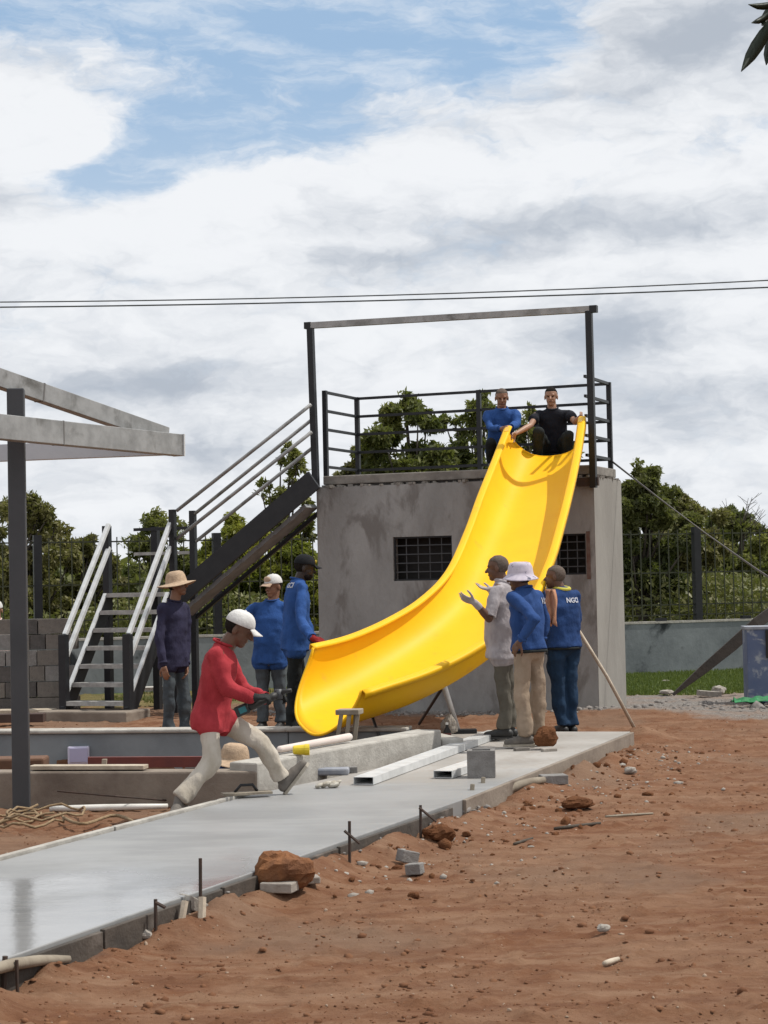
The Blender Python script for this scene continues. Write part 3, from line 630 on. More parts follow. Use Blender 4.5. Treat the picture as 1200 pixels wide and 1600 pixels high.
# rolled lip at the exit, and the moulding seam near the top
m = MB(); m.tube([p+info[-1][2]*.004 for p in rows[-1]], .013, 8); m.build('exit_lip', M['yellow'], slide, smooth=True)
m = MB(); m.tube([p+info[0][2]*-.004 for p in rows[0]], .012, 8); m.build('top_lip', M['yellow'], slide, smooth=True)
for rr in (40, 47):      # stiffening ribs moulded on the underside
    ring = rows[rr]; c = (info[rr][0]+info[rr][1])/2; m = MB(); m.tube([p+(p-c).normalized()*.012 for p in ring[1:-1]], .014, 8); m.build('rib', M['yellow'], slide, smooth=True)
for side in (0, 1):
    for q in (.004, .012):
        pass
# bolted splice plates at the two upper rim ends
for s, rw in ((0, rowsL), (1, rowsR)):
    L, R, tn, an, dn, dep, sh = info[1]; p = (L-an*.028 if s == 0 else R+an*.028)-dn*.008; m = MB(); m.frame_box(p, an*.026, tn*.055, dn*.006); m.build('splice_plate', M['yellow_worn'], slide)
# props under the slide
def prop(name, p, q, r, mat, label, cat='prop'):
    m = MB(); m.tube([p, q], r, 10); return one(m, name, mat, label, cat, smooth=True)
prop('steel_prop', PD(686, 1046, 17.7), V(P(717, 1146, .1)), .027, M['galv_bright'], 'grey steel pipe propping the near rim of the slide behind the bald man', 'prop')
def hit_down(pt):    # underside of the chute at a point (nearest ring vertex)
    best = min((( (v-pt).length, v) for r in rows for v in r[8:-8]), key=lambda z: z[0]); return best[1]
prop('iron_rod', PD(689, 1078, 19.0), P(655, 1131, 0.0), .016, M['rust'], 'thin dark iron rod wedged under the middle of the slide', 'rod')
prop('short_strut', PD(578, 1108, 17.6), PD(601, 1136, 17.3)-V(0, 0, .25), .014, M['grey_steel'], 'short dark strut under the slide just behind its lower end', 'strut')
m = MB(); p = P(727, 1146, .12); m.frame_box(p+V(0, 0, .02), V(.11, 0, 0), V(0, .06, 0), V(0, 0, .022)); one(m, 'foot_plate', M['black_steel'], 'small black plate on the path at the foot of the steel pipe prop', 'plate', bevel=.008)
# wooden stand below the exit
st = thing('wooden_stand', PD(535, 1160, 16.2)-V(0, 0, .2), 'weathered grey wooden stand with splayed legs below the lower end of the slide', 'stand')
tp = PD(546, 1112, 16.2); m = MB(); m.frame_box(tp, V(.098, -.02, 0), V(.02, .09, 0), V(0, 0, .022)); m.build('top', M['wood'], st, bevel=.006)
for dx, fx in ((-.068, -.24), (.0, -.13), (.07, -.06)):
    a = tp+V(dx, -.05, -.02); b = V(tp.x+fx, tp.y-.1, -.5); m = MB(); m.bar(a, b, .055, .035, up=(1, 0, 0)); m.build('leg', M['wood'], st, bevel=.004)
a = tp+V(.05, .07, -.02); b = V(tp.x+.0, tp.y+.12, -.5); m = MB(); m.bar(a, b, .055, .035, up=(1, 0, 0)); m.build('leg', M['wood'], st, bevel=.004)
# ------------------------------------------------------------------ boundary wall and fence
def fs(px):      # distance along the boundary line showing at picture column px
    k = (px-600)/FPX; return (k*FO.y-FO.x)/(FU.x-k*FU.y)
ZW = .81; s0, s1 = fs(-120), fs(1420)
def fbox(m, a, b_, d0, d1, z0, z1): m.frame_box(F((a+b_)/2, (d0+d1)/2, (z0+z1)/2), FU*(b_-a)/2, FN*(d1-d0)/2, V(0, 0, (z1-z0)/2))
bw = thing('boundary_wall', F((s0+s1)/2, .1), 'low rendered boundary wall with black mould stains, carrying the dark bar fence', 'wall')
m = MB(); fbox(m, s0, s1, 0, .16, -.3, ZW-.03); m.build('wall_face', M['wallrender'], bw)
m = MB(); fbox(m, s0, s1, -.012, .172, ZW-.03, ZW+.005); m.build('coping', M['coping'], bw)
fence = thing('bar_fence', F((s0+s1)/2, .08, ZW), 'dark steel bar fence with square posts standing on the low boundary wall', 'fence')
sp = fs(1090); step = .17; fm = material('fence_bar_paint', (.02, .023, .012), (.035, .04, .012), 6, .5)
bm = MB(); bm.box((0, 0, 0), .016, .016, 1.5); bmesh_ = bm.mesh('bar'); bmesh_.materials.append(fm)
s_ = sp-math.ceil((sp-s0)/step)*step; PS = 2.72
while s_ < s1:
    if abs((s_-sp+PS/2) % PS-PS/2) > .06:
        o = bpy.data.objects.new('bar', bmesh_); COL.objects.link(o); o.location = F(s_, .08, ZW+.76+random.uniform(-.006, .006)); o.rotation_euler.z = math.atan2(FU.y, FU.x); attach(o, fence)
    s_ += step
for z in (.1, .27, .8, 1.44):
    m = MB(); m.bar(F(s0, .096, ZW+z), F(s1, .096, ZW+z), .014, .022); m.build('rail', fm, fence)
s_ = sp-math.floor((sp-s0)/PS)*PS
while s_ < s1:
    m = MB(); m.bar(F(s_, .08, ZW-.02), F(s_, .08, ZW+1.55), .12, .12, up=FU); m.build('post', M['black_steel'], fence)
    s_ += PS
for x_ in (1031, 1163):
    m = MB(); q = F(fs(x_), .05, ZW+.03); m.frame_box(q, FU*.08, FN*.05, V(0, 0, .028)); one(m, 'dark_bracket', M['black_steel'], ('left' if x_ < 1100 else 'right')+' of two small dark blocks sitting on top of the boundary wall', 'bracket')
# ------------------------------------------------------------------ concrete block stack on the left
stack = thing('block_wall', PD(50, 1114, 24.4), 'stack of grey hollow concrete blocks laid dry in five courses behind the steel column', 'block wall')
xa = PD(-70, 1000, 24.4).x; xb = PD(119, 1000, 24.4).x
blks = {}
for mk in ('block', 'block2', 'block3'):
    q = MB(); q.box((0, 0, 0), .385, .19, .188); bb = q.mesh('block'); bb.materials.append(M[mk]); blks[mk] = bb
    q = MB(); q.box((0, 0, 0), .187, .38, .188); bb = q.mesh('block'); bb.materials.append(M[mk]); blks[mk+'h'] = bb
for row in range(6):
    x = xb-(.1 if row % 2 else 0); setback = (0, .0, .03, .04, .12, .15)[row]
    while x > xa:
        w = .39 if random.random() < .62 else .19
        mk = random.choice((['block']*3+['block2']) if row in (3,) else (['block2']*3+['block', 'block3']) if row < 3 else ['block3', 'block2', 'block2', 'block'])
        o = bpy.data.objects.new('block', blks[mk+('' if w > .3 else 'h')]); COL.objects.link(o)
        o.location = (x-w/2, 24.4+setback+random.uniform(-.012, .012)+(.095 if w < .3 else 0), .1+.198*row); o.rotation_euler.z = random.uniform(-.02, .02)
        attach(o, stack); x -= w+.008
m = MB(); a = P(-40, 1119, .0); b = P(84, 1117, 0); m.bar(a+V(0, 0, .05), b+V(0, 0, .05), .3, .05); one(m, 'timber_board', M['wood_pale'], 'wide pale board lying on the ground in front of the concrete block stack', 'board', bevel=.004)
m = MB(); a = P(-40, 1131, .0); b = P(70, 1129, 0); m.bar(a+V(0, 0, .06), b+V(0, 0, .06), .18, .1); one(m, 'brown_beam', material('brown_oxide', (.07, .04, .032), (.05, .03, .025), 7, .85), 'dark brown timber beam below the pale board, by the pool rim at left', 'beam', bevel=.006)
m = MB(); a = P(196, 1100, .0); b = P(262, 1098, 0); m.bar(a+V(0, 0, .2), b+V(0, 0, .2), .35, .04); m2 = one(m, 'work_bench', M['coping'], 'low bench slab beside the stairs, half hidden by the man in the straw hat', 'bench')
for t in (.12, .88):
    c = a.lerp(b, t); m = MB(); m.box((c.x, c.y, .09), .09, .3, .2); m.build('leg', M['block3'], m2)
# ------------------------------------------------------------------ shelter frame on the left
sh = thing('shelter_frame', P(34, 1268, 0), 'unfinished shelter frame: one dark square column carrying pale galvanised roof beams', 'shelter')
cb = P(34, 1268, 0); ct = PD(21, 612, cb.y)
m = MB(); m.bar(V(cb.x, cb.y, -.1), V(cb.x, cb.y, ct.z+.02), .122, .122, up=(math.cos(.12), math.sin(.12), 0)); m.build('column', M['grey_steel'], sh, bevel=.008)
cn = PD(279, 696, 15.35); a0 = PD(0, 667.5, 13.2); e = (a0-cn); m = MB(); m.bar(cn, cn+e*1.5, .1, .172); m.build('beam', M['galv'], sh, bevel=.004)
m = MB(); p = cn+e*.706; m.bar(p-e.normalized()*.006, p+e.normalized()*.006, .103, .176); m.build('weld_seam', M['wire'], sh)
c0 = PD(0, 707, 15.75); e2 = c0-cn; m = MB(); m.bar(cn+V(0, .07, 0), cn+V(0, .07, 0)+e2*1.5, .08, .14); m.build('beam', M['shadecloth'], sh, bevel=.004)
cB = PD(258, 681, 15.5); b0 = PD(0, 592, 13.72); e3 = b0-cB; m = MB(); m.bar(cB, cB+e3*1.5, .08, .135); m.build('beam', M['galv'], sh, bevel=.004)
m = MB(); p = cB+e3*.78; m.bar(p-e3.normalized()*.008, p+e3.normalized()*.008, .083, .139); m.build('weld_seam', M['wire'], sh)
m = MB(); m.frame_box(cn+V(.005, -.01, 0), e.normalized()*-.008, V(.0, .001, 0)+e.normalized().cross(V(0, 0, 1))*.053, V(0, 0, .088)); m.build('end_plate', M['galv_bright'], sh)
# coil of rope round the column foot
m = MB()
for k in range(3):
    c = P(20+k*26, 1279+(k % 2)*8, 0); r0 = .16+.03*(k % 3); pts = []
    for i in range(26):
        a = 2*math.pi*i/20+k; pts.append(V(c.x+math.cos(a)*r0*1.2, c.y+math.sin(a)*r0*1.5, ztop(c.x, c.y)+.025+.02*math.sin(i*1.7+k)+.012*k))
    m.tube(pts, .009, 6)
pts = [P(100+i*12, 1278+8*math.sin(i*.7)+i*.6, .03) for i in range(11)]; m.tube(pts, .012, 6)
one(m, 'rope_coil', M['rope'], 'loose coil of tan rope on the red dirt round the foot of the steel column', 'rope', smooth=True)
def rubble(name, p, sx, sy, sz, mat, label, cat, seed=0, group=None, amp=.3, sub=3):
    """lumpy clod or stone built from a noisy ball with its own facets"""
    n = 26 if sub > 2 else 14; q = MB(); q.ell((0, 0, 0), V(1, 0, 0), V(0, 1, 0), V(0, 0, 1), n, n//2+2); a = np.array(q.v)
    d = fbm(a*1.3+seed*3.7+20, 3)-.5; d2 = fbm(a*4.5+seed+40, 3)-.5
    a = a*(1+d[:, None]*amp*3+d2[:, None]*amp*.8); a[:, 2] = np.maximum(a[:, 2], -.75)
    a = a/np.abs(a).max(0)*np.array([sx, sy, sz])/2; q.v = [tuple(v) for v in a]
    o = q.build(name, mat); z = ztop(p.x, p.y) if p.z < .05 else p.z
    o.location = (p.x, p.y, z+sz*.5-sz*.06); tag(o, label, cat, group)
    return o
rubble('dirt_clod', P(447, 1398, 0), .34, .22, .22, M['clod2'], 'largest orange brown dirt clod, beside the edge of the path in the foreground', 'clod', 1)
rubble('dirt_clod', P(687, 1314, 0), .225, .2, .12, M['clod'], 'fist sized brown clod lying right of the path edge below the concrete block', 'clod', 2)
rubble('dirt_clod', P(902, 1257, 0), .26, .18, .1, M['clod'], 'flat dark brown clod on the dirt right of the broken block piece', 'clod', 3)
rubble('dirt_clod', P(853, 1171, .12), .225, .2, .215, M['clod'], 'round red brown clod on the path behind the feet of the man in khaki trousers', 'clod', 4)
for i, (x, y, s, mk, lb) in enumerate(((647, 1396, .06, 'clod', 'tiny dark clod in the dirt below the two grey block chips'), (729, 1303, .05, 'clod', 'tiny clod just right of the fist sized brown clod'), (864, 1165, .001, 'clod', ''),
        (224, 1467, .075, 'stone', 'small round pale stone beside the path edge, lower left'), (985, 1207, .09, 'stone', 'rounded pale stone in the dirt right of the path end'), (944, 1457, .055, 'stone', 'lone small grey stone in the middle of the bare dirt at right'),
        (700, 1312, .075, 'stone', 'pale chip lying in front of the fist sized brown clod'), (470, 1183, .001, 'stone', ''))):
    if s > .01: rubble('dirt_clod' if mk == 'clod' else 'stone', P(x, y, 0), s*1.2, s, s*.75, M[mk], lb, 'clod' if mk == 'clod' else 'stone', i+10, sub=2)
# block chips, pieces and debris
def slabp(name, x, y, sx, sy, sz, rz, mat, label, cat, z=0, tilt=0, bevel=.006):
    m = MB(); m.box((0, 0, 0), sx, sy, sz); a = np.array(m.v); o = m.build(name, mat, None, bevel=bevel); p = P(x, y, z)
    zz = ztop(p.x, p.y) if z == 0 else z
    o.location = (p.x, p.y, zz+sz/2-.004+abs(math.sin(tilt))*sx/2); o.rotation_euler = (0, tilt, rz); return tag(o, label, cat)
slabp('block_chip', 637, 1344, .11, .08, .07, .5, M['block'], 'upper of two small grey concrete chips on the dirt', 'chip', tilt=.25)
slabp('block_chip', 648, 1361, .09, .07, .06, -.4, M['block'], 'lower of two small grey concrete chips on the dirt', 'chip', tilt=-.1)
slabp('broken_block', 865, 1231, .2, .14, .07, .15, M['block'], 'broken half of a grey hollow block on the dirt beside the path', 'block piece')
slabp('block_chip', 815, 1173, .13, .06, .03, .3, M['block2'], 'flat grey sliver near the path edge behind the khaki trousers', 'chip', z=.12)
slabp('block_chip', 858, 1174, .13, .06, .03, .3, M['stone'], 'flat grey sliver on the path edge right of the round clod', 'chip', z=.12)
slabp('concrete_shard', 460, 1392, .26, .1, .035, .2, M['stone'], 'long flat pale concrete shard in front of the largest clod', 'shard')
slabp('concrete_shard', 437, 1402, .17, .12, .05, -.3, M['stone'], 'jagged pale lump of concrete left below the largest clod', 'shard')
slabp('concrete_shard', 300, 1437, .12, .1, .06, .7, M['stone'], 'broken pale shard leaning at the path edge near the stakes', 'shard', tilt=.5)
slabp('tile_offcut', 425, 1240, .001, .001, .001, 0, M['stone'], 'x', 'x') if False else None
slabp('metal_offcut', 669, 1178, .11, .06, .02, .1, M['grey_steel'], 'small dark flat metal offcut on the path left of the long tube', 'offcut', z=.12)
# log and sticks
def stick(x0, y0, x1, y1, r, mat, name, label, cat, z=0, n=8, bend=.02):
    a, b = P(x0, y0, z), P(x1, y1, z)
    za = ztop(a.x, a.y) if z == 0 else z; zb = ztop(b.x, b.y) if z == 0 else z
    pts = [V(a.x+(b.x-a.x)*t, a.y+(b.y-a.y)*t, za+(zb-za)*t+r*.9+bend*math.sin(t*math.pi)) for t in (0, .2, .45, .7, 1)]
    m = MB(); m.tube(pts, [r*.85, r, r*1.05, r*.95, r*.75], n); return one(m, name, mat, label, cat, smooth=True)
stick(782, 1247, 851, 1240, .032, M['wood'], 'wooden_log', 'short thick piece of branch on the dirt beside the path', 'log')
stick(866, 1288, 938, 1281, .011, M['bark'], 'stick', 'longer dark stick lying on the bare dirt at right', 'stick', bend=.0)
stick(803, 1311, 832, 1304, .009, M['bark'], 'stick', 'short thin dark stick on the dirt below the log', 'stick', bend=.0)
stick(946, 1269, 1020, 1262, .008, M['wood'], 'stick', 'thin pale brown stick right of the flat dark clod', 'stick', bend=0)
stick(-60, 1584, 106, 1512, .024, M['wood'], 'timber_pole', 'pale weathered timber pole lying along the lower left path edge', 'pole')
stick(944, 1503, 966, 1495, .012, M['wood_pale'], 'stick', 'tiny pale wood splinter in the lower right dirt', 'splinter', bend=0)
stick(78, 1264, 262, 1263, .024, M['pvc'], 'pvc_pipe', 'long white plastic pipe lying on the dirt against the near pool wall', 'pipe', bend=0)
a = P(262, 1257, .0); m = MB(); m.tube([PD(90, 1236, 13.85), PD(180, 1244, 13.7), V(a.x, a.y, .03)], .008, 6); one(m, 'reinforcing_rod', M['rust'], 'thin rusty rod leaning on the face of the near pool wall', 'rod')
# stakes and reinforcing bars along the path
def stake(x, y0, y1, label, r=.009, cross=None, name='steel_stake', mat=None):
    b = P(x, y0, 0); D = b.y; t = PD(x, y1, D); m = MB(); m.tube([b+V(0, 0, -.1), V(t.x, D, t.z)], r, 6)
    if cross:
        for (xa, ya, xb, yb) in cross: m.tube([PD(xa, ya, D-.02), PD(xb, yb, D-.03)], r, 6)
    return one(m, name, mat or M['rust'], label, 'stake')
stake(313, 1440, 1341, 'tallest thin dark steel stake at the path edge left of the largest clod')
stake(546, 1357, 1283, 'dark steel stake with a bent tie, at the path edge above the two chips', cross=((538, 1298, 562, 1318),))
stake(657, 1315, 1258, 'crossed pair of short dark steel stakes at the path edge near the block', cross=((655, 1262, 682, 1284),))
stake(243, 1466, 1405, 'short dark steel stake with a wire tie near the left shards', cross=((243, 1410, 258, 1418),))
m = MB(); p = P(281, 1452, 0); m.tube([V(p.x, p.y, 0), PD(289, 1408, p.y+.05)], .018, 6); m.tube([V(p.x+.1, p.y, 0), PD(316, 1402, p.y+.05)], .02, 6); one(m, 'wooden_peg', M['wood_pale'], 'pair of pale wooden pegs leaning against the path edge', 'peg')
m = MB(); p = P(4, 1552, 0); m.tube([V(p.x, p.y, -.05), PD(8, 1494, p.y)], .012, 6); m.tube([V(p.x+.06, p.y, -.05), PD(26, 1500, p.y)], .008, 6); one(m, 'steel_stake', M['rust'], 'pair of rusty stakes at the very left of the path edge', 'stake')
for (x, y, lb) in ((735, 1262, 'left'), (752, 1250, 'right')):
    p = P(x, y, 0); m = MB(); m.bar(V(p.x, p.y, -.05), V(p.x+.02, p.y+.03, .16), .05, .03, up=(1, 0, 0)); one(m, 'wooden_stake', M['wood'], 'stubby wooden stake on the path side below the hollow block, %s of a pair' % lb, 'stake', bevel=.004)
# steel tubes lying on the path
def boxtube(pa, pb, w, h, label):
    t = thing('steel_tube', pa, label, 'steel tube'); e = (pb-pa).normalized(); s = e.cross(V(0, 0, 1)).normalized(); th = .004
    for nm, off, ww, hh in (('top_face', V(0, 0, h-th/2), w, th), ('bottom_face', V(0, 0, th/2), w, th), ('side_face', s*(w/2-th/2)+V(0, 0, h/2), th, h-2*th), ('side_face', -s*(w/2-th/2)+V(0, 0, h/2), th, h-2*th)):
        m = MB(); m.bar(pa+off, pb+off, ww, hh); m.build(nm, M['galv_bright'], t)
    m = MB(); m.bar(pa+e*.35+V(0, 0, h/2), pa+e*.36+V(0, 0, h/2), w-.01, h-.01); m.build('dark_plug', M['dark'], t)  # dark plate across the hollow, coloured for the shade inside the tube
a = P(568, 1226, .125); b = P(775, 1150, .125); boxtube(a, b, .15, .055, 'long pale steel box tube lying along the path toward the bald man\'s feet')
a = P(692, 1216, .125); b = P(752, 1196, .125); boxtube(a, b, .145, .055, 'short steel box tube lying on the path behind the hollow block')
# hollow block standing on the path
hb = P(752, 1216, .121); t = thing('hollow_block', hb, 'single grey hollow concrete block standing upright on the path', 'block')
w, d_, h = .205, .19, .2; th = .035; ex = V(math.cos(-.08), math.sin(-.08), 0); ey = V(-ex.y, ex.x, 0); c = hb+ey*.1
for nm, cx, cy, hx, hy in (('web', 0, -d_/2+th/2, w/2, th/2), ('web', 0, d_/2-th/2, w/2, th/2), ('web', -w/2+th/2, 0, th/2, d_/2-th), ('web', w/2-th/2, 0, th/2, d_/2-th)):
    m = MB(); m.frame_box(c+ex*cx+ey*cy+V(0, 0, h/2), ex*hx, ey*hy, V(0, 0, h/2)); m.build(nm, M['block'], t)
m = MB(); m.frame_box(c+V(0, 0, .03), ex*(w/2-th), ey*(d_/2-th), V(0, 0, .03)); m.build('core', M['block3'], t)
# things on the path and the pool rim
slabp('blue_grey_packet', 520, 1210, .25, .13, .055, -.05, M['bluegrey'], 'flat blue grey wrapped packet on the path beside the pool rim', 'packet', z=.122, bevel=.015)
slabp('grey_brick', 549, 1207, .09, .08, .05, .1, M['block'], 'small grey brick on the path just right of the blue grey packet', 'brick', z=.122)
m = MB(); p = P(512, 1231, .12)
for k in range(9): m.ell(p+V(random.uniform(-.075, .075), random.uniform(-.04, .04), random.uniform(.01, .035)), V(random.uniform(.025, .045), 0, .01), V(0, random.uniform(.02, .035), 0), V(0, .005, random.uniform(.012, .022)), 9, 6)
one(m, 'crumpled_bag', M['white_bag'], 'crumpled dirty white bag on the path in front of the blue grey packet', 'bag', smooth=True)
m = MB(); p = P(390, 1246, .12); m.frame_box(p+V(-.02, 0, .03), V(.16, .05, .0), V(-.02, .05, 0), V(0, 0, .008)); tr = one(m, 'plastering_float', M['wood'], 'plasterer\'s float lying on the path edge under the red shirted man\'s leg', 'float')
m = MB(); m.tube([p+V(-.1, -.02, .04), p+V(-.06, 0, .085), p+V(.02, .02, .085), p+V(.05, .04, .04)], .011, 6); m.build('handle', M['black_steel'], tr, smooth=True)
def along(t, off=.12, z=.3): q = pN1.lerp(pN2, t); e = (pN2-pN1).normalized(); nn = V(-e.y, e.x, 0); q = q+nn*off; return V(q.x, q.y, z)
m = MB(); m.cap(along(.2, .17, .34), along(.55, .16, .345), .026, .032, 10); one(m, 'rolled_sheet', M['pink'], 'long pinkish white rolled sheet lying on the pool rim', 'roll', smooth=True)
yc = PD(470, 1175, 14.4); m = MB(); m.loft([[V(yc.x-.06+.125*t, yc.y+math.cos(a)*r, .335+.004+math.sin(a)*r) for a in (2*math.pi*k/14 for k in range(14))] for t, r in ((0, .022), (.05, .032), (.1, .034), (.7, .04), (.72, .043), (1, .043))]); one(m, 'yellow_cup', M['yellow_cup'], 'yellow plastic tub lying on its side on the pool rim', 'tub', smooth=False)
# bottle and can by the steel prop
p = P(699, 1162, .12); bt = thing('drink_bottle', p, 'small dark bottle with a red label on the path beside the pool rim end', 'bottle')
def lathe(m, c, prof, n=14): m.loft([[c+V(math.cos(2*math.pi*k/n)*r, math.sin(2*math.pi*k/n)*r, z) for k in range(n)] for r, z in prof])
m = MB(); lathe(m, p, ((.03, 0), (.034, .01), (.034, .11), (.012, .15), (.012, .17))); m.build('bottle_body', M['dark'], bt, smooth=True)
m = MB(); lathe(m, p, ((.0345, .035), (.0355, .04), (.0355, .09), (.0345, .095))); m.build('paper_label', M['redpaint'], bt, smooth=True)
m = MB(); lathe(m, p+V(0, 0, .17), ((.014, 0), (.014, .02))); m.build('bottle_cap', M['pvc'], bt)
rubble('mortar_lump', V(P(701, 1150, .12)), .17, .12, .22, M['stone'], 'pale lump of set mortar behind the dark bottle at the rim end', 'lump', 31)
# leaning pole, board, box, cloth at right
m = MB(); m.tube([P(994, 1140, 0)+V(0, 0, -.02), P(994, 1140, 0).lerp(PD(900, 978, 19.6), .5)+V(.01, 0, .01), PD(890, 962, 19.8)], .018, 8); one(m, 'wooden_pole', M['wood_pale'], 'thin wooden pole slanting down to the path end behind the man with the yellow collar', 'pole', smooth=True)
bx = thing('blue_cabinet', P(1200, 1098, 0), 'scratched blue metal cabinet standing on the rubble at the right edge', 'cabinet')
p = P(1173, 1098, 0); ZB = PD(1173, 981, p.y).z; wbx = .62
m = MB(); m.frame_box(V(p.x+wbx/2, p.y+.25, ZB/2-.01), V(wbx/2, -.04, 0), V(.02, .25, 0), V(0, 0, ZB/2-.01)); m.build('body', M['bluepaint'], bx, bevel=.006)
m = MB(); m.frame_box(V(p.x+wbx/2, p.y+.25, ZB-.005), V(wbx/2+.015, -.04, 0), V(.02, .265, 0), V(0, 0, .018)); m.build('lid', M['bluegrey'], bx, bevel=.004)
m = MB(); m.frame_box(V(p.x+.16+.2, p.y-.03, ZB-.2), V(.16, -.011, 0), V(.0, .006, 0), V(0, 0, .17)); m.build('dark_panel', M['dark'], bx)  # flat dark panel set on the cabinet front, no hole behind it
m = MB(); a = P(1052, 1088, 0)+V(0, 0, .02); b = PD(1205, 962, a.y+.35); e = b-a
pts = [a, a+e*.3+V(0, 0, .015), a+e*.6+V(0, 0, .03), a+e*.85+V(.0, 0, .06), a+e*1.15+V(.08, .1, .08)]
hw = [.02, .065, .085, .085, .07]; rings = []
for q, w_ in zip(pts, hw): n_ = V(-e.z, 0, e.x).normalized(); rings.append([q+n_*w_*.8, q+n_*w_*.8+V(0, .05, 0), q-n_*w_+V(0, .05, 0), q-n_*w_])
m.loft(rings); one(m, 'leaning_board', M['wood_dark'], 'long dark curved board leaning up against the blue cabinet', 'board', bevel=.005)
m = MB(); c = P(1185, 1103, 0); n_ = 18; k_ = 8; rows_ = []
for j in range(k_):
    rows_.append([V(c.x-.3+i*.045, c.y-.12+j*.035, .05+.09*float(vnoise(np.array([[i*.7, j*.9, 3.]]))[0])*math.sin(math.pi*(j+.6)/k_)) for i in range(n_)])
m.loft(rows_, caps=False, closed=False); o = one(m, 'green_tarp', M['greencloth'], 'crumpled green tarpaulin on the rubble in front of the blue cabinet', 'tarpaulin'); so = o.modifiers.new('s', 'SOLIDIFY'); so.thickness = .006
slabp('pale_stone_slab', 1108, 1084, .3, .16, .07, .1, M['stone'], 'pale flat stone under the leaning dark board', 'stone', tilt=.1)
rubble('stone', P(1123, 1080, 0), .22, .2, .13, M['stone'], 'grey stone beside the flat stone near the leaning board', 'stone', 41)
rubble('stone', P(1041, 1083, 0), .2, .16, .07, M['stone'], 'pale stone at the grass edge left of the leaning board foot', 'stone', 42)
rubble('stone', P(1040, 1062, 0), .14, .1, .035, M['stone'], 'small white stone lying alone on the green grass strip', 'stone', 43)
# guy ropes and power lines
a = A(uR+.03, vB, 3.0); e = PD(1205, 893, 22.4)-a
for k in (0, 1):
    m = MB(); pts = [a+V(0, 0, k*.015)+e*t+V(0, 0, -.09*math.sin(min(t/1.6, 1)*math.pi)-k*.03*t) for t in (0, .3, .6, .9, 1.2, 1.65)]; m.tube(pts, .007, 6)
    one(m, 'guy_rope', M['wire'], ('upper' if k == 0 else 'lower') + ' of two thin grey guy ropes running down from the tower corner to the right', 'rope', smooth=True)
for (ya, ym, yb, r, lb) in ((472, 461.5, 438, .014, 'upper'), (480, 469.5, 449, .016, 'lower')):
    P0, P1_, P2_ = PD(0, ya, 42), PD(600, ym, 41.5), PD(1200, yb, 41); pts = []
    for i in range(41):
        t = -1.2+i*.085; l0 = (t-.5)*(t-1)/.5; l1 = -t*(t-1)/.25; l2 = t*(t-.5)/.5; pts.append(P0*l0+P1_*l1+P2_*l2)
    m = MB(); m.tube(pts, r, 6); one(m, 'power_line', M['cable'], lb+' of two dark power lines crossing the cloudy sky', 'power line', smooth=True)
# ------------------------------------------------------------------ trees
def leaves_mesh(name, cent, nrm_out, size, mat, elong=1.9, tint=None):
    k = len(cent); s = size*RNG.uniform(.6, 1.35, k)
    d = nrm_out*.7+RNG.normal(0, .7, (k, 3)); d[:, 2] -= .25; d /= np.linalg.norm(d, axis=1)[:, None]
    r = RNG.normal(0, 1, (k, 3)); sd = np.cross(d, r); sd /= np.linalg.norm(sd, axis=1)[:, None]; up = np.cross(sd, d)
    L = d*(s*elong*.5)[:, None]; Wd = sd*(s*.34)[:, None]; B = up*(s*.13)[:, None]
    v = np.stack([cent-L, cent+Wd-B*1.0, cent+L-B, cent-Wd-B], 1).reshape(-1, 3)
    m = fast_mesh(name, v, np.arange(k*4).reshape(-1, 4)); t = RNG.random(k) if tint is None else np.clip(tint+RNG.normal(0, .22, k), 0, 1)
    m.attributes.new('tint', 'FLOAT', 'FACE').data.foreach_set('value', t.astype(np.float32)); m.materials.append(mat); return m
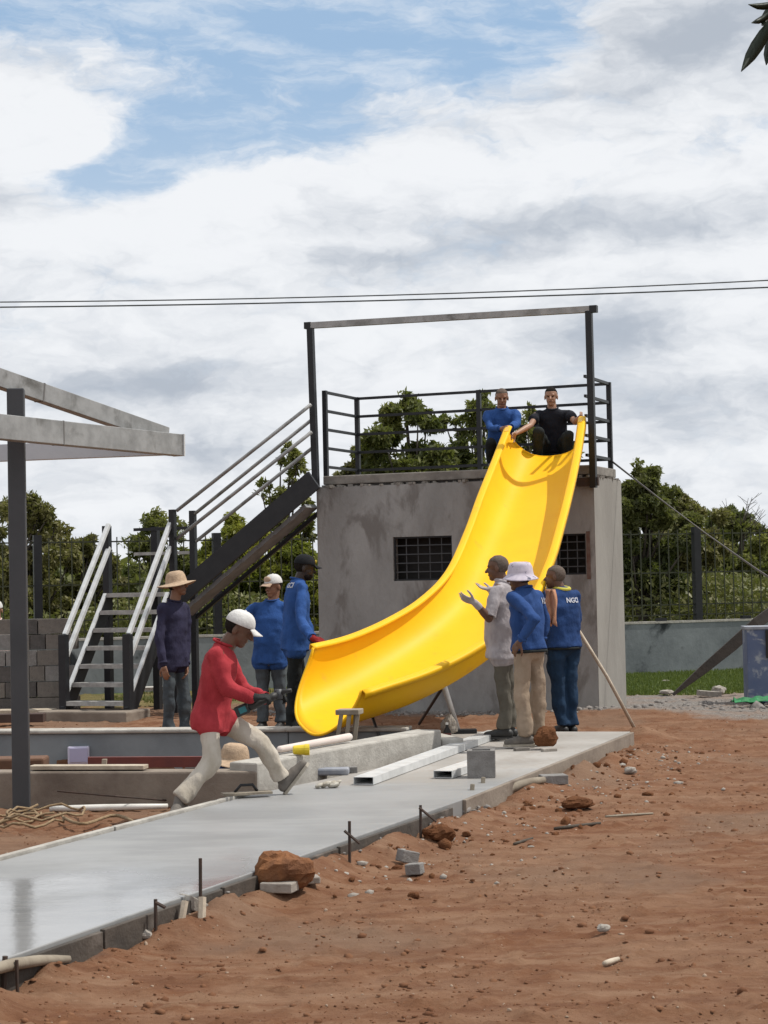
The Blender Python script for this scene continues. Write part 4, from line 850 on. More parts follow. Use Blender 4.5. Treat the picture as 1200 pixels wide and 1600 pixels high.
def tree(px, D, top, hw, label, mat='leaf_mid', n=9000, leaf=.11, base_px=None, nb=14, dens=.55, cat='tree', name='tree', bottom=.25, trunk_r=.11, seed=0, group=None, squash=.8, gaps=.5):
    rs = np.random.default_rng(seed+100); rr = random.Random(seed)
    c = PD(px, 905, D); x0, y0 = c.x, D; z0 = ztop(x0, y0) if D < 60 else -.03; H = PD(px, top, D).z-z0; Wd = hw*D/FPX
    t = thing(name, (x0, y0, z0), label, cat, group)
    m = MB(); zb = H*bottom
    pts = [V(x0+rr.uniform(-.06, .06)*i, y0+rr.uniform(-.06, .06)*i, z0-.15+(H*.72+.15)*i/5) for i in range(6)]
    m.tube(pts, [trunk_r*(1.25-.2*i) for i in range(6)], 8); m.build('trunk', M['bark'], t, smooth=True)
    # clumps
    cl = []
    off = rs.uniform(0, 50, 3)
    for i in range(nb*5):
        a = rs.uniform(0, 6.283); zz = rs.uniform(0, 1)**.85; lob = float(vnoise(np.array([[math.cos(a)*1.4+off[0], math.sin(a)*1.4+off[1], zz*2.2+off[2]]]))[0])
        rad = Wd*rs.uniform(.05, 1)**.6*(.45+.85*lob)
        prof = math.sin(math.pi*min(max(.18+zz*.78, 0), 1))**.7
        p = np.array([x0+math.cos(a)*rad*prof, y0+math.sin(a)*rad*prof*.8, z0+zb+(H-zb)*(.1+zz*.82)])
        r = Wd*rs.uniform(.06, .2)*(1.25-.5*zz); cl.append((p, r))
    cl.append((np.array([x0+rr.uniform(-.15, .15)*Wd, y0, z0+H-Wd*.1]), Wd*.1))
    b = MB()
    for p, r in cl[::3]:
        q = V(*p); s_ = pts[min(5, max(2, int(6*(q.z-z0)/H)-1))]; mid = s_.lerp(q, .55)+V(0, 0, -.06*H*rr.random()); b.tube([s_, mid, q], [trunk_r*.38, trunk_r*.22, trunk_r*.08], 5)
        for j in range(3): e = V(*rs.normal(0, 1, 3)).normalized()*r*.9; b.tube([q.lerp(mid, .2), q+e], [trunk_r*.1, trunk_r*.04], 4)
    b.build('branches', M['bark'], t, smooth=True)
    w = np.array([r**1.7 for p, r in cl]); ks = rs.choice(len(cl), n, p=w/w.sum()); P_ = np.array([c[0] for c in cl])[ks]; R_ = np.array([c[1] for c in cl])[ks]
    d = rs.normal(0, 1, (n, 3)); d /= np.linalg.norm(d, axis=1)[:, None]; rad = rs.uniform(.05, 1.6, n)**dens
    cen = P_+d*(R_*rad)[:, None]*np.array([1, 1, squash])
    # twigs: gather the leaves into sprays so that gaps stay open
    keep = fbm(cen*3.4+seed, 3) > rs.uniform(.0, 1, n)*.2+gaps*.68
    cen, d = cen[keep], d[keep]; tint = fbm(cen*1.1+seed*2.1, 3)*1.9-.5
    o = bpy.data.objects.new('crown', leaves_mesh('crown', cen, d, leaf, M[mat], tint=tint)); COL.objects.link(o); attach(o, t); return t
TREES = [
 (40, 31, 768, 125, 'dense dark olive tree behind the block stack at the left edge', 'leaf_brown', 15000, .1, dict(gaps=.42)),
 (-90, 33, 775, 120, 'dark olive tree mostly cut by the left edge of the view', 'leaf_mid', 7000, .11, dict()),
 (135, 34, 835, 75, 'low bushy tree seen through the lower stair flight', 'leaf_brown', 8000, .1, dict(gaps=.4)),
 (255, 36, 792, 85, 'open light crowned tree behind the stair landing', 'leaf_mid', 8000, .1, dict(gaps=.52)),
 (365, 31.5, 800, 105, 'bright yellow green bush tree under the upper stair flight', 'leaf_lit', 15000, .11, dict(bottom=.04, gaps=.4)),
 (455, 31.0, 838, 80, 'leafy yellow green shrub beside the left tower wall', 'leaf_lit', 11000, .11, dict(bottom=.02, gaps=.4)),
 (455, 36, 690, 52, 'thin dark tree rising past the top of the stairs', 'leaf_mid', 2600, .13, dict(gaps=.5, bottom=.45)),
 (645, 35, 606, 95, 'tall open tree seen through the middle of the roof railing', 'leaf_mid', 9500, .13, dict(bottom=.45, gaps=.48, nb=18)),
 (565, 37, 680, 62, 'smaller leafy tree behind the left part of the roof railing', 'leaf_brown', 5000, .13, dict(bottom=.4, gaps=.48)),
 (752, 36, 608, 85, 'open crowned tree behind the two men on the tower', 'leaf_mid', 8000, .13, dict(bottom=.45, gaps=.49, nb=18)),
 (845, 38, 630, 70, 'tree behind the man in the black shirt on the tower', 'leaf_mid', 4500, .13, dict(bottom=.5, gaps=.5)),
 (1010, 31, 716, 85, 'big dense dark green tree just right of the tower', 'leaf_dark', 19000, .1, dict(bottom=.26, gaps=.42, nb=20)),
 (1075, 33, 770, 80, 'rounded dark tree with light tips behind the fence post', 'leaf_brown', 12000, .1, dict(bottom=.3, gaps=.44)),
 (1150, 38, 800, 75, 'lower olive tree right of the fence post', 'leaf_mid', 8000, .12, dict(bottom=.25, gaps=.42)),
 (1245, 42, 768, 95, 'pale green tree at the right edge of the view', 'leaf_mid', 8000, .13, dict(bottom=.2, gaps=.45)),
 (1140, 70, 790, 90, 'far tree low on the horizon at right, behind the nearer trees', 'leaf_dark', 6000, .2, dict(bottom=.05, gaps=.4)),
 (1050, 75, 800, 100, 'far tree hidden low behind the dark right hand trees', 'leaf_dark', 5000, .2, dict(bottom=.05, gaps=.4)),
 (1240, 80, 815, 110, 'far dark tree on the horizon at the right edge', 'leaf_dark', 5000, .2, dict(bottom=.03, gaps=.4)),
]
TREES = [(p_, d_+3.2 if d_ < 34 else d_+1 if d_ < 60 else d_, *r_) for p_, d_, *r_ in TREES]
for i, (px, D, top, hw, lb, mt, n, lf, kw) in enumerate(TREES): tree(px, D, top, hw, lb, mt, int(n*2.3), lf*.62, seed=i+1, **kw)
# dark undergrowth behind the fence, a mass nobody could count
def mass(name, px0, px1, D0, D1, y_top, n, mat, leaf=.12):
    px = RNG.uniform(px0, px1, n); D = RNG.uniform(D0, D1, n); X_ = (px-600)/FPX*D
    hmax = 1.6+(905-y_top)/FPX*D; hm = hmax*(.55+.6*(fbm(np.stack([X_*.9, D*.5, X_*0], 1), 3)))
    z = hm*RNG.uniform(0, 1, n)**.8; c = np.stack([X_, D, z], 1); d = RNG.normal(0, 1, (n, 3)); d[:, 1] -= .6; d /= np.linalg.norm(d, axis=1)[:, None]
    o = bpy.data.objects.new(name, leaves_mesh(name, c, d, leaf, M[mat])); COL.objects.link(o); return tag(o, kind='stuff')
mass('undergrowth', -60, 520, 35, 37, 880, 17000, 'leaf_dark')
mass('undergrowth', 965, 1085, 36, 38, 868, 6000, 'leaf_dark', .09)
mass('tall_grass', 940, 1300, 33.5, 42, 893, 26000, 'grass_dry', .07)
mass('tall_grass', -80, 480, 32.5, 34, 915, 9000, 'grass_dry', .07)
mass('hedgerow', 1060, 1300, 44, 48, 862, 9000, 'leaf_mid', .16)
mass('far_woodland', -200, 1500, 90, 100, 862, 26000, 'leaf_dark', .35)
# bare branched sapling against the sky at right
t = thing('bare_tree', (PD(1160, 905, 39).x, 39, 0), 'bare leafless tree top showing against the sky at right', 'tree'); m = MB(); rr = random.Random(5)
b0 = V(PD(1160, 905, 39).x, 39, 0); m.tube([b0, b0+V(.02, 0, 1.6), b0+V(0, 0, 2.6)], [.06, .05, .04], 6); m.build('trunk', M['bark'], t, smooth=True); m = MB()
for k in range(16):
    a = rr.uniform(-1.1, 1.1); L = rr.uniform(.5, .95); s = b0+V(0, 0, rr.uniform(2.1, 2.6)); q = s+V(math.sin(a)*L*.9, rr.uniform(-.2, .2), math.cos(a)*L*.75); m.tube([s, s.lerp(q, .5)+V(0, 0, -.03), q], [.014, .01, .005], 4)
    for j in range(3): w = s.lerp(q, rr.uniform(.4, .9)); m.tube([w, w+V(rr.uniform(-.25, .25), 0, rr.uniform(.05, .25))], [.006, .004], 3)
m.build('twigs', M['bark'], t)
# near tree at the right whose leaf tips hang into the top corner
nt_ = thing('shade_tree', (2.9, 4.9, 0), 'near tree whose few dark leaf tips hang into the top right corner', 'tree')
m = MB(); m.tube([V(2.9, 4.9, -.1), V(2.85, 4.9, 1.8), V(2.7, 4.95, 3.0), V(2.3, 5.0, 3.7)], [.14, .11, .09, .05], 10); m.build('trunk', M['bark'], nt_, smooth=True)
m = MB(); tipp = PD(1215, 30, 5.0); m.tube([V(2.7, 4.95, 3.0), V(2.1, 5.0, 3.35), V(1.5, 5.0, 3.3), tipp+V(.04, 0, 0)], [.05, .03, .016, .006], 8)
for k in range(7): q = V(2.5+rr.uniform(-.6, .6), 4.9+rr.uniform(-.6, .6), 4.2+rr.uniform(-.3, .5)); m.tube([V(2.5, 4.97, 3.3), q], [.03, .008], 6)
m.build('branches', M['bark'], nt_, smooth=True)
def bigleaf(base, tip, w, name='leaf', par=nt_):
    d = tip-base; n_ = d.cross(V(0, 1, 0)).normalized(); bk = V(0, 1, 0); prof = ((0, .12), (.12, .55), (.3, .92), (.5, 1), (.7, .82), (.86, .42), (.95, .16), (1, .02)); rings = []
    for t_, s_ in prof: c = base+d*t_+bk*(.02*math.sin(t_*3.1)); rings.append([c-n_*w*s_+bk*.012*s_, c, c+n_*w*s_+bk*.012*s_])
    m = MB(); m.loft(rings, caps=False, closed=False); o = m.build(name, M['leaf_black'], par, smooth=True); s = o.modifiers.new('s', 'SOLIDIFY'); s.thickness = .0012; return o
L5 = lambda x, y, d=5.0: PD(x, y, d)
for (bx_, by_, tx, ty, w_, d_) in ((1214, 22, 1158, 112, .017, 5.0), (1222, 2, 1169, 7, .009, 5.0), (1214, 14, 1174, 36, .008, 5.02), (1216, 40, 1197, 102, .014, 5.04), (1226, 0, 1190, 40, .022, 5.05), (1235, 45, 1222, 120, .02, 5.0)):
    bigleaf(L5(bx_, by_, d_), L5(tx, ty, d_-.03), w_)
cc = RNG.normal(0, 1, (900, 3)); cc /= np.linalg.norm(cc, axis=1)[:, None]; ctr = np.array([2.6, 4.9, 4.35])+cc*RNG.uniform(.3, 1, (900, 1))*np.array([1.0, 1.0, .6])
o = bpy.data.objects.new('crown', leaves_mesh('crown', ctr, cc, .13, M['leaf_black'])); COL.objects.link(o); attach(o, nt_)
# ------------------------------------------------------------------ people
def cloth(name, c, c2=None, rough=.85, bump=.35, sc=8):
    c2 = c2 or tuple(x*.78 for x in c)
    return material(name, c, c2, sc*.6, rough, bump=bump, bscale=sc, stretch=(1.6, 1.6, .8), spec=.15, bdist=.045, det=3)
def skinmat(name, c): return material(name, c, tuple(x*.82 for x in c), 9, .5, bump=.05, bscale=60, spec=.4)
SK = {'tan': skinmat('tan_skin', (.25, .125, .075)), 'brown': skinmat('brown_skin', (.13, .065, .04)), 'dark': skinmat('dark_skin', (.032, .02, .015)), 'light': skinmat('light_brown_skin', (.36, .2, .13))}
CL = {'royal': cloth('royal_blue_cotton', (.03, .085, .265)), 'royal2': cloth('deep_blue_cotton', (.022, .055, .165)), 'royal3': cloth('mid_blue_cotton', (.03, .075, .225)), 'red': cloth('faded_red_cotton', (.4, .045, .055), (.29, .028, .036)), 'navy': cloth('dark_violet_navy_cotton', (.035, .033, .065)),
      'white': cloth('greyish_white_cotton', (.4, .37, .38), (.3, .275, .285), sc=14), 'blacktee': cloth('black_cotton', (.016, .017, .024)), 'jeans_grey': cloth('grey_blue_jeans', (.085, .1, .11), (.05, .06, .07)), 'jeans_dark': cloth('dark_jeans', (.02, .023, .03)), 'jeans_blue': cloth('blue_jeans', (.018, .042, .085)),
      'khaki': cloth('khaki_cotton', (.33, .255, .19), (.26, .2, .145)), 'olive': cloth('grey_olive_cotton', (.12, .11, .09)), 'paleg': cloth('pale_dusty_trousers', (.52, .475, .41), (.4, .355, .29)), 'pinkw': cloth('pinkish_cotton', (.6, .48, .44)), 'blackpants': cloth('black_trousers', (.02, .024, .025))}
HT = {'straw': material('straw_weave', (.5, .36, .24), (.38, .27, .18), 30, .8, bump=.5, bscale=90), 'white': cloth('white_cap_cloth', (.66, .65, .63)), 'black': cloth('black_cap_cloth', (.014, .015, .017)), 'camo': material('mottled_bucket_cloth', (.55, .5, .56), (.42, .38, .46), 18, .8, c3=(.09, .09, .14), s3=16, t3=(.55, .62)),
      'orange': cloth('cream_cap_panel', (.5, .36, .26)), 'hairb': material('black_hair', (.01, .008, .007), (.02, .016, .013), 60, .9, bump=.5, bscale=200, spec=.1), 'hairg': material('grey_stubble', (.1, .075, .06), (.14, .115, .1), 60, .9, spec=.1), 'yellow': cloth('yellow_collar_knit', (.6, .55, .1)), 'gold': cloth('gold_thread', (.5, .36, .06)), 'gold2': material('mustard_patch', (.4, .26, .06), None, rough=.8)}
GL = {'white': cloth('white_work_glove', (.42, .38, .37)), 'red': cloth('dark_red_glove', (.22, .02, .02)), 'black': cloth('black_work_glove', (.03, .032, .032)), 'redw': cloth('red_wrist_glove', (.45, .03, .05))}
SH = {'black': material('black_shoe_leather', (.012, .012, .012), (.02, .019, .018), 20, .55), 'grey': material('dusty_grey_shoe', (.1, .09, .08), (.16, .14, .12), 20, .8), 'sole': material('pale_rubber_sole', (.4, .36, .3), (.28, .25, .2), 20, .8)}
TX = bpy.data.textures.new('cloth_folds', 'CLOUDS'); TX.noise_scale = .055; TX.noise_depth = 2; TX.noise_type = 'SOFT_NOISE'
TX2 = bpy.data.textures.new('soft_folds', 'CLOUDS'); TX2.noise_scale = .16; TX2.noise_depth = 1
def skinned(mb, name, mat, par, vox=.012, sm=4, fold=0):
    o = mb.build(name, mat, par, smooth=True)
    r = o.modifiers.new('r', 'REMESH'); r.mode = 'VOXEL'; r.voxel_size = vox; r.use_smooth_shade = True
    s = o.modifiers.new('s', 'SMOOTH'); s.factor = .5; s.iterations = sm
    if fold:
        for tx, k in ((TX, .3), (TX2, 1.5)):
            d = o.modifiers.new('d', 'DISPLACE'); d.texture = tx; d.strength = fold*k; d.mid_level = .5; d.texture_coords = 'LOCAL'
    return o
def yawv(y, p=0): y = math.radians(y); p = math.radians(p); return V(math.sin(y)*math.cos(p), math.cos(y)*math.cos(p), math.sin(p))
def hand_shape(m, w, d, pn, side, curl=.3, spread=.0, sc=1.0, thumb=1.0):
    """w wrist, d finger direction, pn the way the palm faces, side the thumb's sign along pn x d"""
    d = d.normalized(); pn = (pn-d*pn.dot(d)).normalized(); s = pn.cross(d)*side
    m.cap(w-d*.01, w+d*.03*sc, .024*sc, .026*sc, 8)
    for i, (o, L) in enumerate(((.03, .07), (.0105, .078), (-.0095, .072), (-.028, .057))):
        base = w+d*(.088-.004*abs(i-1))*sc+s*o*sc; m.cap(w+d*.02*sc+s*o*.62*sc, base, .0135*sc, .0115*sc, 8)
        a = math.radians(8+spread*(1.4-i)*14); dd = (d*math.cos(a if spread else 0)+s*math.sin(math.radians(spread*(1.5-i)*13))).normalized(); q = base; ang = 0
        for f_, c_, r_ in ((.45, 28, .0098), (.31, 42, .0088), (.24, 30, .0078)):
            ang += math.radians(c_)*curl*(1+.12*i); v = (dd*math.cos(ang)+pn*math.sin(ang)); q2 = q+v*L*f_*sc; m.cap(q, q2, r_*sc, r_*sc*.92, 8); q = q2
    t0 = w+d*.026*sc+s*.024*sc; t1 = t0+(d*.55+s*.75*thumb+pn*.25).normalized()*.042*sc; t2 = t1+(d*.8+s*.5*thumb+pn*(.15+.5*curl)).normalized()*.033*sc; t3 = t2+(d*.95+s*.2*thumb+pn*(.15+.6*curl)).normalized()*.024*sc
    m.cap(t0, t1, .0155*sc, .012*sc, 8); m.cap(t1, t2, .012*sc, .0105*sc, 8); m.cap(t2, t3, .0105*sc, .009*sc, 8)
def person(D, label, J, yaw, hyaw=None, hpitch=0, skin='tan', shirt='royal', pants='jeans_grey', shoe='black', hat=None, hair='hairb', sleeve=1.0, hem=.1, fat=1.0, belly=0.0, hw=.17, gloves=(None, None), hands=(None, None), feet=None, hs=1.0, collar=None, group=None, tilt=0, beard=False, tuck=False, pleg=1.0, eyes=False):
    jp = lambda k: PD(J[k][0], J[k][1], D+(J[k][2] if len(J[k]) > 2 else 0))
    hc = jp('head'); nk = jp('neck')+V(0, 0, .018); hp = jp('hip')
    Fb = yawv(yaw); Rt = V(Fb.y, -Fb.x, 0); hyaw = yaw if hyaw is None else hyaw
    up = (nk-hp).normalized(); Ft = Rt.cross(up)*-1; Ft = up.cross(Rt).normalized()
    if Ft.dot(Fb) < 0: Ft = -Ft
    Rs = (Rt+up*tilt).normalized()
    root = thing('person', (hp.x, hp.y, min(jp('anR').z, jp('anL').z)-.09), label, 'person', group)
    shc = nk-up*.062; sR = shc+Rs*hw; sL = shc-Rs*hw
    eR, eL, wR, wL = jp('elR'), jp('elL'), jp('wrR'), jp('wrL')
    hR = hp+Rt*.08*fat; hL = hp-Rt*.08*fat; kR, kL, aR, aL = jp('knR'), jp('knL'), jp('anR'), jp('anL')
    Fh = yawv(hyaw, hpitch); Uh = (V(0, 0, 1)-Fh*Fh.z).normalized(); Rh = Fh.cross(Uh)
    b = MB()                                              # the body: one continuous skin
    g = hs
    b.ell(hc+Uh*.03*g-Fh*.008*g, Rh*.074*g, Fh*.094*g, Uh*.084*g); b.ell(hc-Uh*.028*g+Fh*.02*g, Rh*.06*g, Fh*.068*g, Uh*.082*g)
    b.ell(hc-Uh*.085*g+Fh*.052*g, Rh*.036*g, Fh*.03*g, Uh*.027*g); b.cap(hc+Fh*.084*g+Uh*.008*g, hc+Fh*.106*g-Uh*.026*g, .008*g, .0145*g)
    b.cap(hc+Fh*.074*g+Uh*.024*g+Rh*.036*g, hc+Fh*.074*g+Uh*.024*g-Rh*.036*g, .012*g, .012*g); b.cap(hc+Fh*.08*g-Uh*.056*g+Rh*.02*g, hc+Fh*.08*g-Uh*.056*g-Rh*.02*g, .009*g, .009*g)
    for s in (1, -1): b.ell(hc+Rh*s*.077*g-Fh*.012*g-Uh*.008*g, Rh*.01*g, Fh*.02*g, Uh*.033*g, 10, 7)
    b.cap(nk-up*.06, hc-Uh*.05*g-Fh*.018*g, .062*g, .055*g); b.cap(hp, nk-up*.12, .07, .08)
    b.cap(sR, nk-up*.08, .04, .045); b.cap(sL, nk-up*.08, .04, .045)
    for s, e, w in ((sR, eR, wR), (sL, eL, wL)): b.cap(s, e, .033 if sleeve >= 1 else .043, .03 if sleeve >= 1 else .035); b.cap(e, e.lerp(w, .4), .03 if sleeve >= 1 else .036, .03 if sleeve >= 1 else .037); b.cap(e.lerp(w, .4), w, .03 if sleeve >= 1 else .037, .025)
    for h, k, a in ((hR, kR, aR), (hL, kL, aL)): b.cap(hp, h, .05, .05); b.cap(h, k, .05, .042); b.cap(k, a, .04, .034)
    for i, (w, e) in enumerate(((wR, eR), (wL, eL))):
        if hands[i] is not False:
            d, pn, sd_, cu_, sp_ = hands[i] or ((w-e).normalized()*1.0, -Fb*.2+(Rt*(-1 if i == 0 else 1)), (1 if i == 0 else -1), .5, 0)
            d = V(d); pn = V(pn)
            hm = MB(); hand_shape(hm, w, d, pn, sd_, cu_, sp_, 1.0 if gloves[i] is None else 1.04)
            if gloves[i]:
                hm.cap(w-(w-e).normalized()*.05, w+d.normalized()*.01, .036, .032); skinned(hm, 'glove', GL[gloves[i]], root, .006, 2)
            else: b.v_off = None; b.add(hm.v, hm.f)
    skinned(b, 'body', SK[skin], root, .0068, 2)
    # shirt
    m = MB(); T = MB(); n = 22
    L = (nk-hp).length; hd = -hem
    prof = [(hd, .18, .138), (hd*.4, .178, .136), (.08, .17, .13+belly*.5), (.2, .165, .122+belly), (.45, .172, .122+belly*.5), (.68, .18, .118), (.8, hw*1.02, .105), (.89, hw*.92, .088), (.95, hw*.66, .076), (.995, .085, .07), (1.02, .068, .064)]
    rings = []
    for j, (t, rx, ry) in enumerate(prof):
        c = hp+up*(t if j < 2 else t*L)+Ft*belly*.5*math.exp(-((t-.25)/.2)**2)
        ax = (Rt if t < .5 else Rs); ff = fat if t < .8 else 1+(fat-1)*.3
        rings.append([c+ax*rx*ff*math.cos(2*math.pi*k/n)+Ft*ry*ff*math.sin(2*math.pi*k/n) for k in range(n)])
    m.loft(rings)
    for s, e, w in ((sR, eR, wR), (sL, eL, wL)):
        m.cap(s-up*.012, s.lerp(e, .5), .06, .058)
        m.cap(s-up*.012, nk-up*.07, .058, .06)
        if sleeve >= 1: m.cap(s.lerp(e, .45), e, .06, .052); m.cap(e, e.lerp(w, .5), .052, .05); m.cap(e.lerp(w, .5), e.lerp(w, .93), .049, .036)
        else: m.loft([[c+(a_*math.cos(2*math.pi*k/12)+b_*math.sin(2*math.pi*k/12))*r_ for k in range(12)] for c, r_, a_, b_ in ((lambda d: [(s.lerp(e, t_), r2, d.orthogonal().normalized(), d.cross(d.orthogonal()).normalized()) for t_, r2 in ((.2, .06), (.5, .062), (sleeve*.75, .063), (sleeve, .066))])((e-s).normalized()))])
    for h, k in ((hR, kR), (hL, kL)):
        if hem > .05: m.cap(h, h.lerp(k, hem/.44), .098*fat, .1*fat)
    st_ = skinned(m, 'shirt', CL[shirt], root, .0115, 2, .03)
    # trousers
    m = MB(); m.ell(hp-up*.02, Rt*.15*fat, Ft*.108*fat, V(0, 0, .12))
    for h, k, a in ((hR, kR, aR), (hL, kL, aL)):
        m.cap(h, k, .08*pleg*fat, .068*pleg); m.cap(k, k.lerp(a, .5), .07*pleg, .064*pleg); e_ = (a-k).normalized(); o1 = e_.orthogonal().normalized(); o2 = e_.cross(o1)
        m.loft([[k.lerp(a, t_)+(o1*math.cos(2*math.pi*q/14)+o2*math.sin(2*math.pi*q/14))*r_*pleg for q in range(14)] for t_, r_ in ((.4, .062), (.7, .06), (.9, .064), (1.0, .068))])
    skinned(m, 'trousers', CL[pants], root, .0115, 2, .033)
    if hem < .06:
        q = MB(); q.tube([hp+up*(-hem-.012)+(Rt*.163*fat*math.cos(2*math.pi*k/24)+Ft*.125*fat*math.sin(2*math.pi*k/24)) for k in range(25)], .014, 6); q.build('belt', CL['blackpants'], root, smooth=True)
    for w_, e_ in ((wR, eR), (wL, eL)):
        if sleeve >= 1: ed = (w_-e_).normalized(); o1 = ed.orthogonal().normalized(); o2 = ed.cross(o1); q = MB(); q.loft([[w_-ed*z+(o1*math.cos(2*math.pi*k/14)+o2*math.sin(2*math.pi*k/14))*r_ for k in range(14)] for z, r_ in ((.045, .04), (.018, .039))], caps=False); cf_ = q.build('cuff', CL[shirt], root, smooth=True); so3 = cf_.modifiers.new('s', 'SOLIDIFY'); so3.thickness = .006; so3.offset = 1
    if not collar: q = MB(); q.tube([nk+up*(.012+.014*math.sin(2*math.pi*k/20+3.14))+(Rs*math.cos(2*math.pi*k/20)+Ft*math.sin(2*math.pi*k/20))*.07 for k in range(21)], .01, 6); q.build('collar', CL[shirt], root, smooth=True)
    # shoes
    for i, a in enumerate((aR, aL)):
        fd = V(feet[i] if feet else tuple(Fb)).normalized(); un = (V(0, 0, 1)-fd*fd.z); un = un.normalized() if un.length > .2 else V(0, 0, 1)
        sm_ = MB(); base = a-un*.045; sm_.cap(a, a-un*.03, .042, .045); sm_.cap(base-fd*.035, base+fd*.09, .042, .04); sm_.cap(base+fd*.08-un*.006, base+fd*.165-un*.012, .042, .032); sm_.cap(a-un*.01, base+fd*.07, .04, .038)
        so_ = skinned(sm_, 'shoe', SH[shoe], root, .009, 2)
        sl_ = MB(); sr = fd.cross(un); outl = [(-.085, .0), (-.07, .032), (0, .036), (.1, .045), (.17, .042), (.198, .02), (.198, -.02), (.17, -.042), (.1, -.045), (0, -.036), (-.07, -.032)]
        sl_.loft([[base+fd*x+sr*y-un*z for x, y in outl] for z in (.028, .048)]); sl_.build('sole', SH['sole'] if shoe == 'grey' else SH['black'], so_)
    # hair and headgear
    def dome(mm, rx, ry, rz, z0, zt, c=hc, back=0, n=24):
        rings = []
        for t in np.linspace(0, 1, 8):
            ang = t*math.pi/2*.985; rr_ = math.cos(ang)**.8; rings.append([c-Fh*back+Uh*(z0+(zt-z0)*math.sin(ang))*g+(Rh*rx*math.cos(2*math.pi*k/n)+Fh*ry*math.sin(2*math.pi*k/n))*rr_*g for k in range(n)])
        mm.loft(rings)
    def hairpiece(low=.0, r=1.0, mt=hair):
        h_ = MB(); rings = []; n = 20
        for z in np.linspace(-.055+low, .118, 8):
            zz = (z-.03)/.092; w_ = math.sqrt(max(1-min(abs(zz), .985)**2, .02)); front = -.045 if z < .05 else .06+.3*(z-.05)
            rings.append([hc-Fh*.012+Uh*z*g*r+Rh*.081*r*g*w_*math.cos(2*math.pi*k/n)+Fh*(.098*r*g*w_*math.sin(2*math.pi*k/n) if math.sin(2*math.pi*k/n) < 0 else min(.098*r*w_*math.sin(2*math.pi*k/n), front+.035)*g) for k in range(n)])
        h_.loft(rings); skinned(h_, 'hair', HT[mt], root, .007, 2)
    if hair: hairpiece(low=.0 if hat is None else -.01)
    if hat in ('cap_white', 'cap_cream', 'cap_black', 'cap_backbill'):
        mt = HT[{'cap_white': 'white', 'cap_cream': 'white', 'cap_black': 'black', 'cap_backbill': 'black'}[hat]]
        h_ = MB(); dome(h_, .089, .107, 0, .038, .138, back=.006); c_ = h_.build('cap', mt, root, smooth=True); so_ = c_.modifiers.new('b', 'BEVEL'); so_.width = .004; so_.segments = 2
        bl = MB(); rows_ = []
        for t in np.linspace(0, 1, 6):
            rows_.append([hc+Uh*(.046-.022*t-.018*(u/.075)**2*(.4+.6*t))*g+Fh*(.085+.075*t*math.sqrt(max(0, 1-(u/.085)**2))+.012*(1-(abs(u)/.08)**2))*g+Rh*u*g for u in np.linspace(-.074, .074, 11)])
        bl.loft(rows_, caps=False, closed=False); q = bl.build('bill', HT['orange'] if hat == 'cap_cream' else mt, c_, smooth=True); so_ = q.modifiers.new('s', 'SOLIDIFY'); so_.thickness = .004
        if hat == 'cap_cream': pn_ = MB(); pn_.ell(hc+Fh*.082*g+Uh*.085*g, Rh*.05*g, Fh*.022*g, Uh*.034*g); pn_.build('front_panel', HT['orange'], c_, smooth=True)
        if hat == 'cap_black': pn_ = MB(); pn_.ell(hc+Fh*.098*g+Uh*.075*g, Rh*.03*g, Fh*.01*g, Uh*.02*g); pn_.build('emblem', HT['gold'], c_, smooth=True)
        bt_ = MB(); bt_.ell(hc+Uh*.138*g-Fh*.006, Rh*.009, Fh*.009, Uh*.006, 8, 5); bt_.build('button', mt, c_, smooth=True)
    if hat in ('straw', 'bucket'):
        mt = HT['straw' if hat == 'straw' else 'camo']; rx = .1 if hat == 'straw' else .098; n = 28; rings = []
        for z, k_ in ((.115 if hat == 'bucket' else .135, .02), (.135 if hat == 'bucket' else .15, .5), (.128 if hat == 'bucket' else .135, .78), (.1, .93), (.045, 1.02), (.03, 1.05)):
            rings.append([hc+Uh*z*g+(Rh*rx*.92*math.cos(2*math.pi*k/n)+Fh*rx*1.1*math.sin(2*math.pi*k/n))*k_*g-Fh*.006 for k in range(n)])
        br = .2 if hat == 'straw' else .15
        for t in (.3, .6, .85, 1.0):
            rings.append([hc+Uh*(.03-(.03 if hat == 'straw' else .05)*t-.018*math.sin(4*math.pi*k/n+1)*t*(1 if hat == 'straw' else .5))*g+(Rh*math.cos(2*math.pi*k/n)+Fh*1.05*math.sin(2*math.pi*k/n))*(rx+(br-rx)*t)*g-Fh*.006 for k in range(n)])
        h_ = MB(); h_.loft(rings, caps=False); c_ = h_.build('hat', mt, root, smooth=True); so_ = c_.modifiers.new('s', 'SOLIDIFY'); so_.thickness = .005
        if hat == 'bucket':
            bd = MB(); bd.loft([[hc+Uh*z*g+(Rh*rx*.92*math.cos(2*math.pi*k/n)+Fh*rx*1.1*math.sin(2*math.pi*k/n))*k_*g*1.02-Fh*.006 for k in range(n)] for z, k_ in ((.042, 1.04), (.075, .985))], caps=False); bd.build('hat_band', CL['blackpants'], c_, smooth=True)
    if beard: m = MB(); m.ell(hc-Uh*.075*g+Fh*.035*g, Rh*.06*g, Fh*.055*g, Uh*.042*g); skinned(m, 'beard', HT['hairb'], root, .007, 1)
    if collar: m = MB(); nn_ = 20; m.tube([nk+up*.0+Uh*.012*math.sin(2*math.pi*k/nn_)+(Rs*math.cos(2*math.pi*k/nn_)+Ft*math.sin(2*math.pi*k/nn_))*.072 for k in range(nn_+1)], .02, 8); m.build('collar', collar, root, smooth=True)
